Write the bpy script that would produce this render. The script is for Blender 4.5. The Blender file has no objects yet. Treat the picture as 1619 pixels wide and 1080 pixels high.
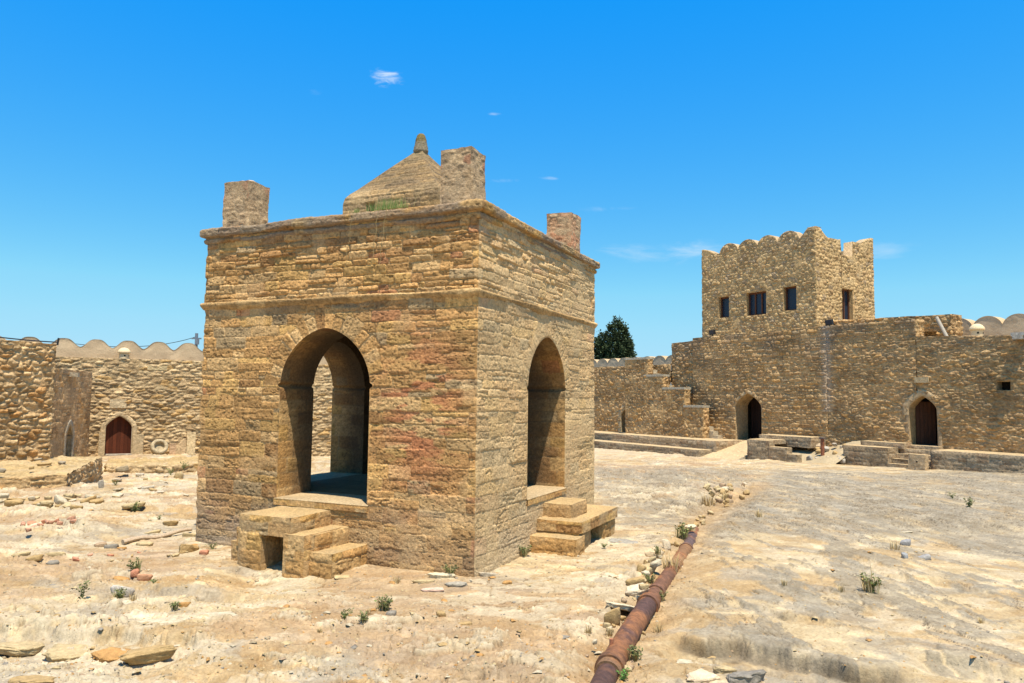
import bpy, bmesh, math, random
import numpy as np
from mathutils import Matrix, Vector
S = bpy.context.scene; COL = S.collection
random.seed(5); RNG = np.random.RandomState(7)
F32 = np.float64
# ---------------------------------------------------------------- numpy noise
def _h(ix, iy, s):
    with np.errstate(over='ignore'):
        h = (ix.astype(np.int64) * 374761393 + iy.astype(np.int64) * 668265263 + int(s) * 1442695041) & 0xffffffff
        h = ((h ^ (h >> 13)) * 1274126177) & 0xffffffff
        h = ((h ^ (h >> 15)) * 2246822519) & 0xffffffff
    return ((h ^ (h >> 16)) & 0xffffff) / 16777215.0
def rnd(sid, k): return _h(np.asarray(sid), np.zeros_like(np.asarray(sid)) + k * 17, 91 + k)
def vn(x, y, s=0):
    xi = np.floor(x); yi = np.floor(y); fx = x - xi; fy = y - yi
    fx = fx * fx * (3 - 2 * fx); fy = fy * fy * (3 - 2 * fy)
    a = _h(xi, yi, s); b = _h(xi + 1, yi, s); c = _h(xi, yi + 1, s); d = _h(xi + 1, yi + 1, s)
    return (a * (1 - fx) + b * fx) * (1 - fy) + (c * (1 - fx) + d * fx) * fy
def fbm(x, y, s=0, o=4, g=.5):
    r = 0; a = 1; t = 0
    for i in range(o):
        r = r + a * vn(x * 2.03 ** i + 11.3 * i, y * 2.03 ** i - 7.7 * i, s + i * 13); t += a; a *= g
    return r / t
def ss(a, b, x): t = np.clip((x - a) / (b - a), 0, 1); return t * t * (3 - 2 * t)
def mix(a, b, t): return a * (1 - t) + b * t
def C3(c): return np.array(c, float)
# ---------------------------------------------------------------- mesh accumulator
class MB:
    def __init__(s): s.v = []; s.f = []; s.c = []; s.n = 0
    def add(s, v, f, c):
        v = np.asarray(v, float).reshape(-1, 3); f = np.asarray(f, int).reshape(-1, 4)
        c = np.asarray(c, float)
        if c.ndim == 1: c = np.tile(c, (len(v), 1))
        s.v.append(v); s.f.append(f + s.n); s.c.append(c); s.n += len(v)
    def grid(s, P, c, keep=None):
        nv, nu = P.shape[:2]; idx = np.arange(nv * nu).reshape(nv, nu)
        f = np.stack([idx[:-1, :-1], idx[:-1, 1:], idx[1:, 1:], idx[1:, :-1]], -1)
        f = f[keep] if keep is not None else f.reshape(-1, 4)
        c = np.asarray(c, float)
        if c.ndim == 1: c = np.tile(c, (nv * nu, 1))
        c = c.reshape(-1, 3); P = P.reshape(-1, 3)
        if keep is not None:
            u, inv = np.unique(f, return_inverse=True); P = P[u]; c = c[u]; f = inv.reshape(-1, 4)
        s.add(P, f, c)
    def build(s, name, mat, parent=None, smooth=True, loc=None):
        v = np.concatenate(s.v); f = np.concatenate(s.f); c = np.concatenate(s.c)
        if loc is not None: v = v - np.array(loc)
        me = bpy.data.meshes.new(name)
        me.vertices.add(len(v)); me.vertices.foreach_set('co', v.astype(np.float32).ravel())
        tri = f[:, 2] == f[:, 3]
        ln = np.where(tri, 3, 4); loops = f.ravel()[~np.stack([tri * 0 > 1, tri * 0 > 1, tri * 0 > 1, tri], -1).ravel()]
        me.loops.add(len(loops)); me.loops.foreach_set('vertex_index', loops.astype(np.int32))
        st = np.concatenate([[0], np.cumsum(ln)[:-1]])
        me.polygons.add(len(f)); me.polygons.foreach_set('loop_start', st.astype(np.int32))
        try: me.polygons.foreach_set('loop_total', ln.astype(np.int32))
        except Exception: pass
        me.update(calc_edges=True); me.validate()
        if smooth: me.polygons.foreach_set('use_smooth', np.ones(len(f), bool))
        a = me.color_attributes.new('Col', 'FLOAT_COLOR', 'POINT')
        if len(me.vertices) == len(c):
            a.data.foreach_set('color', np.concatenate([c, np.ones((len(c), 1))], 1).astype(np.float32).ravel())
        me.materials.append(mat)
        o = bpy.data.objects.new(name, me); COL.objects.link(o)
        if loc is not None: o.location = loc
        if parent is not None:
            o.parent = parent
            if loc is None: o.matrix_parent_inverse = Matrix.Translation(-parent.location)
        return o
def tag(o, label=None, cat=None, group=None, kind=None):
    if label: o['label'] = label
    if cat: o['category'] = cat
    if group: o['group'] = group
    if kind: o['kind'] = kind
    return o
def empty(name, loc, label, cat, group=None):
    o = bpy.data.objects.new(name, None); COL.objects.link(o); o.location = loc; o.empty_display_size = .3
    bpy.context.view_layer.update()
    return tag(o, label, cat, group)
# ---------------------------------------------------------------- materials
def nodes(name):
    m = bpy.data.materials.new(name); m.use_nodes = True; nt = m.node_tree
    return m, nt, nt.nodes['Principled BSDF']
def mat_col(name, rough=.92, nscale=60, namt=.22, b1=(55, .5, .012), b2=(220, .35, .004), spec=.2, pits=None):
    m, nt, p = nodes(name); N = nt.nodes; Lk = nt.links
    at = N.new('ShaderNodeAttribute'); at.attribute_name = 'Col'
    g = N.new('ShaderNodeNewGeometry')
    n = N.new('ShaderNodeTexNoise'); n.inputs['Scale'].default_value = nscale; n.inputs['Detail'].default_value = 6; n.inputs['Roughness'].default_value = .65
    Lk.new(g.outputs['Position'], n.inputs['Vector'])
    mr = N.new('ShaderNodeMapRange'); mr.inputs[1].default_value = .3; mr.inputs[2].default_value = .7
    mr.inputs[3].default_value = 1 - namt; mr.inputs[4].default_value = 1 + namt
    Lk.new(n.outputs['Fac'], mr.inputs[0])
    vm = N.new('ShaderNodeVectorMath'); vm.operation = 'SCALE'
    Lk.new(at.outputs['Color'], vm.inputs[0]); Lk.new(mr.outputs[0], vm.inputs['Scale'])
    Lk.new(vm.outputs[0], p.inputs['Base Color'])
    prev = None
    for sc, st, di in (b1, b2):
        t = N.new('ShaderNodeTexNoise'); t.inputs['Scale'].default_value = sc; t.inputs['Detail'].default_value = 5; t.inputs['Roughness'].default_value = .7
        Lk.new(g.outputs['Position'], t.inputs['Vector'])
        b = N.new('ShaderNodeBump'); b.inputs['Strength'].default_value = st; b.inputs['Distance'].default_value = di
        Lk.new(t.outputs['Fac'], b.inputs['Height'])
        if prev: Lk.new(prev.outputs[0], b.inputs['Normal'])
        prev = b
    Lk.new(prev.outputs[0], p.inputs['Normal'])
    p.inputs['Roughness'].default_value = rough; p.inputs['Specular IOR Level'].default_value = spec
    return m
def mat_plain(name, col, rough=.6, metal=0, nscale=20, namt=.25, bump=.2, stretch=None):
    m, nt, p = nodes(name); N = nt.nodes; Lk = nt.links
    tc = N.new('ShaderNodeTexCoord'); mp = N.new('ShaderNodeMapping'); Lk.new(tc.outputs['Object'], mp.inputs[0])
    if stretch: mp.inputs['Scale'].default_value = stretch
    n = N.new('ShaderNodeTexNoise'); n.inputs['Scale'].default_value = nscale; n.inputs['Detail'].default_value = 5
    Lk.new(mp.outputs[0], n.inputs['Vector'])
    cr = N.new('ShaderNodeValToRGB'); e = cr.color_ramp.elements
    e[0].position = .3; e[1].position = .7
    e[0].color = [c * (1 - namt) for c in col] + [1]; e[1].color = [min(1, c * (1 + namt)) for c in col] + [1]
    Lk.new(n.outputs['Fac'], cr.inputs[0]); Lk.new(cr.outputs[0], p.inputs['Base Color'])
    b = N.new('ShaderNodeBump'); b.inputs['Strength'].default_value = bump; b.inputs['Distance'].default_value = .01
    Lk.new(n.outputs['Fac'], b.inputs['Height']); Lk.new(b.outputs[0], p.inputs['Normal'])
    p.inputs['Roughness'].default_value = rough; p.inputs['Metallic'].default_value = metal
    return m
M_STONE = mat_col('stone_near', nscale=24, namt=.32, b1=(17, .75, .045), b2=(55, .8, .018)); M_FAR = mat_col('stone_far', nscale=9, namt=.30, b1=(6.5, .7, .09), b2=(19, .8, .04))
M_PLASTER = mat_col('rough_plaster', nscale=25, namt=.15, b1=(22, .5, .03), b2=(80, .4, .01))
M_GROUND = mat_col('dry_ground', nscale=26, namt=.20, b1=(9, .40, .05), b2=(38, .75, .020))
M_ROCK = mat_col('loose_rock', nscale=20, namt=.26, b1=(16, .7, .03), b2=(60, .7, .012))
M_WOOD = mat_col('old_wood', rough=.7, nscale=30, namt=.3, b1=(60, .4, .01), b2=(200, .2, .003))
M_RUST = mat_col('rusty_iron', rough=.75, nscale=16, namt=.5, b1=(20, .6, .014), b2=(200, .4, .003), spec=.4)
M_LEAF = mat_col('leaf_green', rough=.7, nscale=8, namt=.3, b1=(60, .1, .002), b2=(200, .1, .001))
M_BLACK = mat_plain('dark_metal', (.02, .021, .024), .45, .3)
M_GREYM = mat_plain('grey_metal', (.2, .22, .25), .5, .4)
mg, ntg, pg = nodes('dark_glass'); pg.inputs['Base Color'].default_value = (.02, .03, .05, 1); pg.inputs['Roughness'].default_value = .25; pg.inputs['Specular IOR Level'].default_value = .25
M_GLASS = mg
# ---------------------------------------------------------------- masonry patterns
def coursed(u, z, st):
    s = st['seed']; w = st.get('warp', .02)
    uw = u + w * 1.3 * (fbm(u * 2.5, z * 5, s + 1, 3) - .5) * 2
    zw = z + w * (fbm(u * 1.3, z * 1.3, s + 2, 2) - .5) * 2 + w * .55 * (fbm(u * 7, z * 9, s + 3, 2) - .5) * 2
    r = np.random.RandomState(st.get('rowseed', s)); lo, hi = st['rh']; zlow = st.get('zlow')
    zb = np.cumsum(np.concatenate([[-1.5 if z.min() > -1.6 else z.min() - 1], r.uniform(lo, hi, int(16 / lo)) * 1.0]))
    if zlow:
        zb = [-.9]
        while zb[-1] < z.max() + 1: zb.append(zb[-1] + r.uniform(lo, hi) * (1 + .55 * float(ss(zlow + .3, zlow - 1.2, np.array(zb[-1]))) if zb[-1] < zlow else 1))
        zb = np.array(zb)
    ri = np.clip(np.searchsorted(zb, zw.ravel()).reshape(z.shape), 1, len(zb) - 1)
    zl = zb[ri - 1]; zh = zb[ri]; ul = np.zeros_like(u); uh = np.zeros_like(u); ci = np.zeros(u.shape, int)
    umin = u.min() - 1; L = u.max() - umin + 2
    for k in np.unique(ri):
        m = ri == k; rr = np.random.RandomState(s * 131 + int(k)); hgt = zb[k] - zb[k - 1]
        a, b = st['sw']; n = int(L / a) + 3
        wd = rr.uniform(a, b, n) * (.75 + .5 * (hgt - lo) / (hi - lo + 1e-6)); e = umin - rr.uniform(0, b) + np.cumsum(np.concatenate([[0], wd]))
        x = uw[m]; j = np.clip(np.searchsorted(e, x), 1, len(e) - 1); ul[m] = e[j - 1]; uh[m] = e[j]; ci[m] = j
    sid = ri * 977 + ci
    if 'quoin' in st:
        q0, q1, i0, i1 = st['quoin']; sid = np.where(ul <= q0 + .06, ri * 977 + 800000 + i0 * 7, sid); sid = np.where(uh >= q1 - .06, ri * 977 + 800000 + i1 * 7, sid)
    sp = (rnd(sid, 9) < st.get('split', .15)) & (zh - zl > .11)
    zc = zl + (zh - zl) * (.4 + .25 * rnd(sid, 10)) + .012 * (rnd(sid, 11) - .5) * (uw - ul) / .3
    up = sp & (zw > zc); dn = sp & ~up
    zl = np.where(up, zc, zl); zh = np.where(dn, zc, zh); sid = np.where(up, sid + 500009, sid)
    dx = np.minimum(uw - ul, uh - uw); dz = np.minimum(zw - zl, zh - zw)
    k = st.get('round', .012)
    d = -k * np.log(np.exp(-np.clip(dx, -.1, .3) / k) + np.exp(-np.clip(dz, -.1, .3) / k))
    d = d + st.get('ejit', .008) * (fbm(u * 22, z * 22, s + 5, 2) - .5) * 2
    ru = (uw - ul) / (uh - ul) * 2 - 1; rz = (zw - zl) / (zh - zl + 1e-6) * 2 - 1
    return d, sid, ru, rz
def rubble(u, z, st):
    s = st['seed']; a, b = st['cell']; w = st.get('warp', .03)
    x = (u + w * 1.5 * (fbm(u * 3, z * 4, s + 1, 3) - .5) * 2) / a
    y = (z + w * (fbm(u * 2.2, z * 2.2, s + 2, 3) - .5) * 2) / b
    yi = np.floor(y).astype(int); F1 = np.full(x.shape, 9.); F2 = np.full(x.shape, 9.)
    sid = np.zeros(x.shape, int); RX = np.zeros(x.shape); RY = np.zeros(x.shape)
    for dy in (-1, 0, 1):
        Y = yi + dy; xo = x + .5 * (Y % 2) + _h(Y, Y * 0, s + 7) * .7; xi = np.floor(xo).astype(int)
        for dx in (-1, 0, 1):
            X = xi + dx; px = X + .5 + .75 * (_h(X, Y, s + 3) - .5); py = Y + .5 + .6 * (_h(X, Y, s + 4) - .5)
            ax = xo - px; ay = (y - py) * (.75 + .5 * _h(X, Y, s + 5))
            dd = (np.abs(ax) ** 2.4 + np.abs(ay) ** 2.4) ** (1 / 2.4) * (.8 + .45 * _h(X, Y, s + 6))
            c = dd < F1; F2 = np.where(c, F1, np.minimum(F2, dd)); F1 = np.where(c, dd, F1)
            sid = np.where(c, X * 7919 + Y * 104729, sid); RX = np.where(c, ax * 2, RX); RY = np.where(c, ay * 2, RY)
    d = (F2 - F1) * b * .55 + st.get('ejit', .008) * (fbm(u * 14, z * 14, s + 5, 2) - .5) * 2
    return d, sid & 0x7fffffff, np.clip(RX, -1, 1), np.clip(RY, -1, 1)
def pick(r, pal):
    out = np.zeros(r.shape + (3,)); acc = 0; tot = sum(p[0] for p in pal)
    for w, c in pal:
        m = (r >= acc / tot) & (r <= (acc + w) / tot + 1e-9); out[m] = c; acc += w
    return out
def field(u, z, st, over=None):
    """returns height and colour for surface coordinates"""
    s = st['seed']
    if st['kind'] == 'p':
        h = st.get('amp', .01) * (fbm(u * 3, z * 3, s, 4) - .5) * 2 + .006 * (fbm(u * 25, z * 25, s + 3, 3) - .5)
        c = C3(st['base']) * (1 + st.get('var', .25) * (fbm(u * 2, z * 2, s + 9, 4) - .5) * 2)[..., None]
        if 'base2' in st: t = ss(.45, .65, fbm(u * 1.1 + 3, z * 2.2, s + 21, 5))[..., None]; c = mix(c, C3(st['base2']), t * st.get('b2', .7))
        c = c * C3((1.05, .92, .74))
        return h, c
    d, sid, ru, rz = (coursed if st['kind'] == 'c' else rubble)(u, z, st)
    if over is not None:
        m, d2, sid2 = over; d = np.where(m, d2, d); sid = np.where(m, sid2, sid); ru = np.where(m, 0, ru); rz = np.where(m, 0, rz)
    d = d + st.get('jv', .010) * (ss(.35, .75, fbm(u * 2.2, z * 2.2, s + 71, 3)))
    g = st.get('gap', .006); R = st.get('bev', .012); amp = st['amp']
    prof = 1 - np.exp(-np.maximum(d - g, 0) / R)
    H = amp * (.35 + .95 * rnd(sid, 1))
    tl = st.get('tilt', .35) * amp
    rough = st.get('rough', .006)
    lay = (fbm(u * 3 + rnd(sid, 6) * 50, z * 26, s + 31, 3) - .5) * 2 * (rnd(sid, 5) > .45)
    fine = (fbm(u * 16, z * 22, s + 8, 3) - .5) * 2
    if st.get('zlow'):
        k = .42 + .58 * ss(st['zlow'] - .1, st['zlow'] + .1, z); H = H * k; tl = tl * k; lay = lay * (.5 + .5 * k)
    h = H * prof + prof * (tl * (ru * (rnd(sid, 2) - .5) + rz * (rnd(sid, 3) - .5)) * 2 + rough * (.6 * fine + .9 * lay))
    mo = (1 - ss(0, g + R * .8, d))
    if st.get('zlow'):
        ero = ss(.60, .70, fbm(u * 5, z * 15, s + 88, 4, .6)) * (rnd(sid, 12) > .62) * prof; h = h - .011 * ero
    else: ero = 0 * h
    c = pick(rnd(sid, 4), st['pal']) * (1 - .25 * ero)[..., None]
    cv = st.get('cv', .26); c = c * (.99 - cv / 2 + cv * rnd(sid, 7))[..., None]
    pit = ss(.60, .78, fbm(u * 28, z * 40, s + 77, 2)) * prof; c = c * (1 - .4 * pit)[..., None]; h = h - .007 * pit
    c = c * (1 + .3 * fine + .3 * lay)[..., None]
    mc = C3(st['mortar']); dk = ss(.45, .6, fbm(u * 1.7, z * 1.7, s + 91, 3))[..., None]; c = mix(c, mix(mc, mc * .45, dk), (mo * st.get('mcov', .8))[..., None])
    pl = st.get('plaster', 0)
    if pl:
        t = ss(.62 - pl * .4, .78 - pl * .4, fbm(u * 1.6, z * 1.6, s + 41, 4)) * .75
        h = h * (1 - t * .8) + t * (amp * .75 + .004 * fine); c = mix(c, mc * 1.02, (t * .65)[..., None])
    h = h + st.get('und', .02) * (fbm(u * .9, z * .9, s + 51, 2) - .5) * 2
    sm = fbm(u * .7, z * 1.1, s + 61, 4)
    c = c * (1 + st.get('stain', .3) * (sm - .5) * 2)[..., None] * C3(st.get('cm', (1.08, .96, .80)))
    return h, c
OC = (.50, .315, .135); LT = (.57, .40, .20); BR = (.40, .24, .105); GR = (.42, .32, .185); RD = (.46, .24, .12); YE = (.57, .38, .155); DK = (.24, .15, .07)
PAL = [(6, OC), (3, LT), (2, BR), (.8, GR), (.35, RD), (2, YE)]
GREYP = [(5, (.40, .29, .17)), (3, (.47, .35, .205)), (2, (.33, .23, .13)), (1, (.31, .25, .17)), (1.5, (.42, .28, .135))]
def style(**k):
    b = dict(kind='c', seed=1, rh=(.09, .19), sw=(.16, .5), amp=.03, pal=PAL, mortar=(.56, .41, .225)); b.update(k); return b
# ---------------------------------------------------------------- openings
class Arch:
    def __init__(s, c, hw, z0, h0, ap, shoulder=0):
        s.c, s.hw, s.z0, s.h0, s.ap = c, hw, z0, h0, ap
        s.p, s.q, s.nick = 1.75, .92, 0.
    def half(s, z):
        z = np.asarray(z, float)
        if s.ap <= s.h0: return np.where(z <= s.ap, s.hw, -1.)
        t = np.clip((z - s.h0) / (s.ap - s.h0), 0, 1)
        return s.hw * (1 - t ** s.p) ** s.q + s.nick * np.exp(-((z - s.h0) / .035) ** 4)
    def inside(s, u, z): return (z > s.z0) & (z < s.ap) & (np.abs(u - s.c) < s.half(z))
    def poly(s, step, closed=False):
        if s.ap <= s.h0:
            z1 = s.ap; pts = [(s.c + s.hw, s.z0), (s.c + s.hw, z1), (s.c - s.hw, z1), (s.c - s.hw, s.z0)]
            if closed: pts.append(pts[0])
        else:
            zz = np.concatenate([np.linspace(s.z0, s.h0 - .1, 4), np.linspace(s.h0 - .09, s.h0 + .09, 24 if s.nick else 4), s.h0 + (s.ap - s.h0) * np.sin(np.linspace(.12, math.pi / 2, 40))])
            hh = s.half(zz); pts = list(zip(s.c + hh, zz)) + list(zip(s.c - hh[::-1], zz[::-1]))
            if closed: pts.append(pts[0])
        pts = np.array(pts, float); d = np.hypot(*np.diff(pts, axis=0).T); keep = np.concatenate([[True], d > 1e-6]); pts = pts[keep]
        d = np.hypot(*np.diff(pts, axis=0).T); L = np.concatenate([[0], np.cumsum(d)]); n = max(8, int(L[-1] / step))
        t = np.unique(np.concatenate([np.linspace(0, L[-1], n), L[[i for i in range(len(pts)) if s.ap <= s.h0 or i in (0, 1, len(pts) - 2, len(pts) - 1)]]]))
        return np.stack([np.interp(t, L, pts[:, 0]), np.interp(t, L, pts[:, 1])], 1), t
    def vous(s, u, z, width=.3, sw=.15, seed=3):
        """mask, edge distance, stone id for the ring of arch stones"""
        pl, t = s.poly(.03); k = pl[:, 1] >= s.h0 - .02; pl = pl[k]; t = t[k]
        rho = np.full(u.shape, 9.); ang = np.zeros(u.shape); bx = (np.abs(u - s.c) < s.hw + width * 2) & (z > s.h0 - .1) & (z < s.ap + width * 2); ii = np.nonzero(bx)
        for c0 in range(0, len(ii[0]), 20000):
            I = (ii[0][c0:c0 + 20000], ii[1][c0:c0 + 20000]); D = np.hypot(u[I][:, None] - pl[None, :, 0], z[I][:, None] - pl[None, :, 1]); m = D.argmin(1); rho[I] = D[np.arange(len(m)), m]; ang[I] = t[m]
        wv = width * (.75 + .5 * _h(np.floor(ang / sw), ang * 0, seed)); m = (rho < wv) & (z > s.h0)
        k = np.floor(ang / sw); f = (ang / sw - k) * sw; d = np.minimum(np.minimum(f, sw - f), wv - rho)
        return m, d, (k * 31 + 5000000 + seed).astype(int)
def band(a, step): return None
UP = np.array([0, 0, 1.])
def P3(A, e, n, u, z, out):   # n = outward normal (2D)
    return np.stack([A[0] + e[0] * u + n[0] * out, A[1] + e[1] * u + n[1] * out, z], -1)
def chip(t, seed, amp=.012): return -amp * 2.2 * np.maximum(fbm(t * 4, t * 0 + seed, seed, 3) - .45, 0) - amp * .8 * np.maximum(vn(t * 17, t * 0, seed + 2) - .4, 0)
def face(mb, A, e, n, u0, u1, z0, top, step, st, ops=(), he=.012, fl=.022, edges=(1, 1, 1), vous=True, tint=None, shared=(11, 12), sag=None):
    nu = max(3, int((u1 - u0) / step) + 1); U1 = np.linspace(u0, u1, nu); T = top(U1) if callable(top) else np.full(nu, float(top))
    nz = max(3, int((T.max() - z0) / step) + 1); V = np.linspace(0, 1, nz)[:, None]
    U = np.tile(U1, (nz, 1)); Z = z0 + V * (T - z0)[None]
    over = None
    if vous:
        for a in ops:
            if a.ap > a.h0 + .01 and vous is not False:
                m, d, sid = a.vous(U, Z, *(vous if isinstance(vous, tuple) else (.3, .15))); d = d - .005
                over = (m, d, sid) if over is None else (over[0] | m, np.where(m, d, over[1]), np.where(m, sid, over[2]))
    h, c = field(U, Z, st, over)
    if tint is not None: h, c = tint(U, Z, h, c)
    hl = he + chip(Z, shared[0], .9 * st.get('amp', .02)) if edges[0] else None; hr = he + chip(Z, shared[1], .9 * st.get('amp', .02)) if edges[1] else None
    Uo = U.copy()
    if edges[0]: w = np.exp(-((U - u0) / fl) ** 2); h = mix(h, hl, w); Uo = Uo - hl * w
    if edges[1]: w = np.exp(-((u1 - U) / fl) ** 2); h = mix(h, hr, w); Uo = Uo + hr * w
    if edges[2]: w = np.exp(-((T[None] - Z) / fl) ** 2); h = mix(h, he, w)
    keep = None
    if ops:
        keep = np.ones((nz - 1, nu - 1), bool); Uc = (U[:-1, :-1] + U[1:, 1:]) / 2; Zc = (Z[:-1, :-1] + Z[1:, 1:]) / 2
        for a in ops:
            keep &= ~a.inside(Uc, Zc)
        used = np.zeros((nz, nu), bool)
        used[:-1, :-1] |= keep; used[1:, :-1] |= keep; used[:-1, 1:] |= keep; used[1:, 1:] |= keep
        for a in ops:
            pl, _ = a.poly(step * .5, True)
            box = (np.abs(U - a.c) < a.hw + 3 * fl) & (Z > a.z0 - 3 * fl) & (Z < a.ap + 3 * fl) & used
            ii, jj = np.nonzero(box); pu = U[ii, jj]; pz = Z[ii, jj]
            D = np.hypot(pu[:, None] - pl[None, :, 0], pz[:, None] - pl[None, :, 1]); k = D.argmin(1); dm = D[np.arange(len(k)), k]
            # rim of the hole: vertices that belong to a dropped cell
            dropped = np.zeros((nz, nu), bool); dk = ~keep
            dropped[:-1, :-1] |= dk; dropped[1:, :-1] |= dk; dropped[:-1, 1:] |= dk; dropped[1:, 1:] |= dk
            rim = dropped[ii, jj]
            w = np.exp(-(dm / fl) ** 2); h[ii, jj] = mix(h[ii, jj], he, w)
            r = np.nonzero(rim)[0]
            Uo[ii[r], jj[r]] = pl[k[r], 0]; Z[ii[r], jj[r]] = pl[k[r], 1]; h[ii[r], jj[r]] = he
    mb.grid(P3(A, e, n, Uo, Z, h), c, keep)
def reveal(mb, A, e, n, a, depth, step, st, he=.012, closed=False, tint=None):
    pl, t = a.poly(step, closed); ns = max(4, int(depth / step)); sd = np.linspace(-he, depth, ns)
    # tangent and inward normal in (u,z)
    tg = np.gradient(pl, axis=0); tg /= np.maximum(np.hypot(tg[:, 0], tg[:, 1]), 1e-9)[:, None]; nr = np.stack([-tg[:, 1], tg[:, 0]], 1)
    Tt, Sd = np.meshgrid(t, sd, indexing='ij'); st2 = dict(st); st2['seed'] = st['seed'] + 5; st2['warp'] = .008; st2['split'] = 0; st2['plaster'] = 0
    st2['und'] = 0
    h, c = field(Sd, Tt + a.z0, st2)
    h = (h * .6 - .006) * (1 - np.exp(-((Sd + he) / .03) ** 2))
    u = pl[:, 0][:, None] + nr[:, 0][:, None] * h; z = pl[:, 1][:, None] + nr[:, 1][:, None] * h
    if tint is not None:
        h, c = tint(u, z, h, c); k = ss(.0, .75, Sd + .25 * (fbm(Sd * 3, z * 2 + u, 321, 3) - .5)) * .8 + .12 * ss(a.h0 - .4, a.h0 + .5, z); c = mix(c, reveal_shade * .8, np.clip(k, 0, .9)[..., None])  # stone darkens with depth: doorway shade painted into the colour
    mb.grid(P3(A, e, n, u, z, -Sd), c)
def top_strip(mb, A, e, n, u0, u1, top, thick, step, st, he=.012):
    nu = max(3, int((u1 - u0) / step) + 1); U1 = np.linspace(u0, u1, nu); T = top(U1) if callable(top) else np.full(nu, float(top))
    ns = max(3, int(thick / step) + 2); sd = np.linspace(-he, thick, ns); U, Sd = np.meshgrid(U1, sd, indexing='ij')
    h, c = field(U, Sd + 3.3, st); w = np.exp(-((Sd + he) / .04) ** 2) + np.exp(-((thick - Sd) / .04) ** 2); h = h * .7 * (1 - np.clip(w, 0, 1))
    mb.grid(P3(A, e, n, U, T[:, None] + h, -Sd), c)
def wall_block(mb, A, e, n, u0, u1, z0, top, thick, step, st, ops=(), ends=(1, 1), back=1, tst=None, ech=.012, vous=True, tint=None, he=.012, seedc=11):
    face(mb, A, e, n, u0, u1, z0, top, step, st, ops, he=he, edges=(1, 1, 1), vous=vous, tint=tint, shared=(seedc, seedc + 1))
    top_strip(mb, A, e, n, u0, u1, top, thick, step, tst or st, he=he)
    tf = top if callable(top) else (lambda u: np.zeros_like(u) + top)
    # ends: faces perpendicular to the wall
    for k, uu in ((0, u0), (1, u1)):
        if not ends[k]: continue
        ne = (-e if k == 0 else e); A2 = A + e * uu; tz = float(tf(np.array([uu]))[0])
        if k == 0: A3 = A2 - n * thick; ee = n
        else: A3 = A2; ee = -n
        face(mb, A3, ee, ne, 0, thick, z0, tz, step, st, (), he=he, edges=(1, 1, 1), shared=((77, seedc) if k == 0 else (seedc + 1, 77)))
    if back:
        U1 = np.linspace(u0, u1, max(3, int((u1 - u0) / .1))); T = tf(U1); Z = np.stack([np.full_like(T, z0), T])
        mb.grid(P3(A, e, n, np.stack([U1, U1]), Z, np.full_like(Z, -thick)), C3((.36, .28, .18)))
def box_stone(mb, A, e, n, u0, u1, d0, d1, z0, z1, step, st, he=.0, tst=None, rnd_=.02, tops=True, seedc=31):
    """a rough stone block: u along e, depth d inward (-n), five faces, worn edges"""
    o = A - n * d0; th = d1 - d0
    for (A2, ee, nn, L, sh) in ((o + e * u0, e, n, u1 - u0, (1, 2)), (o + e * u1, -n, e, th, (2, 3)), (o + e * u1 - n * th, -e, -n, u1 - u0, (3, 4)), (o + e * u0 - n * th, n, -e, th, (4, 1))):
        face(mb, A2, ee, nn, 0, L, z0, z1, step, st, he=he, fl=rnd_ * 1.5, shared=(seedc + sh[0], seedc + sh[1]))
    if tops:
        nu = max(3, int((u1 - u0) / step) + 1); ns = max(3, int(th / step) + 1)
        U, Dp = np.meshgrid(np.linspace(u0 - he, u1 + he, nu), np.linspace(-he, th + he, ns), indexing='ij')
        h, c = field(U * .9 + 1.7, Dp + z1, tst or dict(kind='p', seed=st['seed'] + 3, base=(.52, .43, .29), amp=.006))
        w = np.minimum(np.minimum(U - u0, u1 - U), np.minimum(Dp, th - Dp)); k = 1 - np.exp(-(np.maximum(w + he, 0) / rnd_) ** 2)
        mb.grid(P3(o, e, n, U, z1 + h * k, -Dp), c)
def plain_box(mb, c, sx, sy, sz, col, R=None):
    v = np.array([[x, y, z] for x in (-.5, .5) for y in (-.5, .5) for z in (-.5, .5)]) * [sx, sy, sz]
    if R is not None: v = v @ np.array(R).T
    f = [(0, 1, 3, 2), (4, 6, 7, 5), (0, 4, 5, 1), (2, 3, 7, 6), (0, 2, 6, 4), (1, 5, 7, 3)]
    vv = v[np.array(f).ravel()]; mb.add(vv + np.array(c), np.arange(24).reshape(6, 4), C3(col))
def tube(mb, pts, rad, col, n=10, cap=True):
    pts = np.asarray(pts, float); m = len(pts); rad = np.broadcast_to(np.asarray(rad, float), (m,))
    T = np.gradient(pts, axis=0); T /= np.linalg.norm(T, axis=1)[:, None]; ref = np.array([0, 0, 1.]) if abs(T[0, 2]) < .9 else np.array([1., 0, 0])
    A = np.cross(T, ref); A /= np.linalg.norm(A, axis=1)[:, None]; B = np.cross(A, T)
    th = np.linspace(0, 2 * np.pi, n + 1); P = pts[:, None] + rad[:, None, None] * (A[:, None] * np.cos(th)[None, :, None] + B[:, None] * np.sin(th)[None, :, None])
    mb.grid(P, col if np.asarray(col).ndim == 1 else np.repeat(np.asarray(col)[:, None], n + 1, 1))
    if cap:
        for k in (0, -1):
            c = pts[k]; v = np.vstack([P[k], c]); i = np.arange(n); f = np.stack([i, i + 1, np.full(n, n + 1), np.full(n, n + 1)], 1)
            cc = col if np.asarray(col).ndim == 1 else np.asarray(col)[k]
            mb.add(v, f if k else f[:, [1, 0, 2, 3]], C3(cc))
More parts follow.
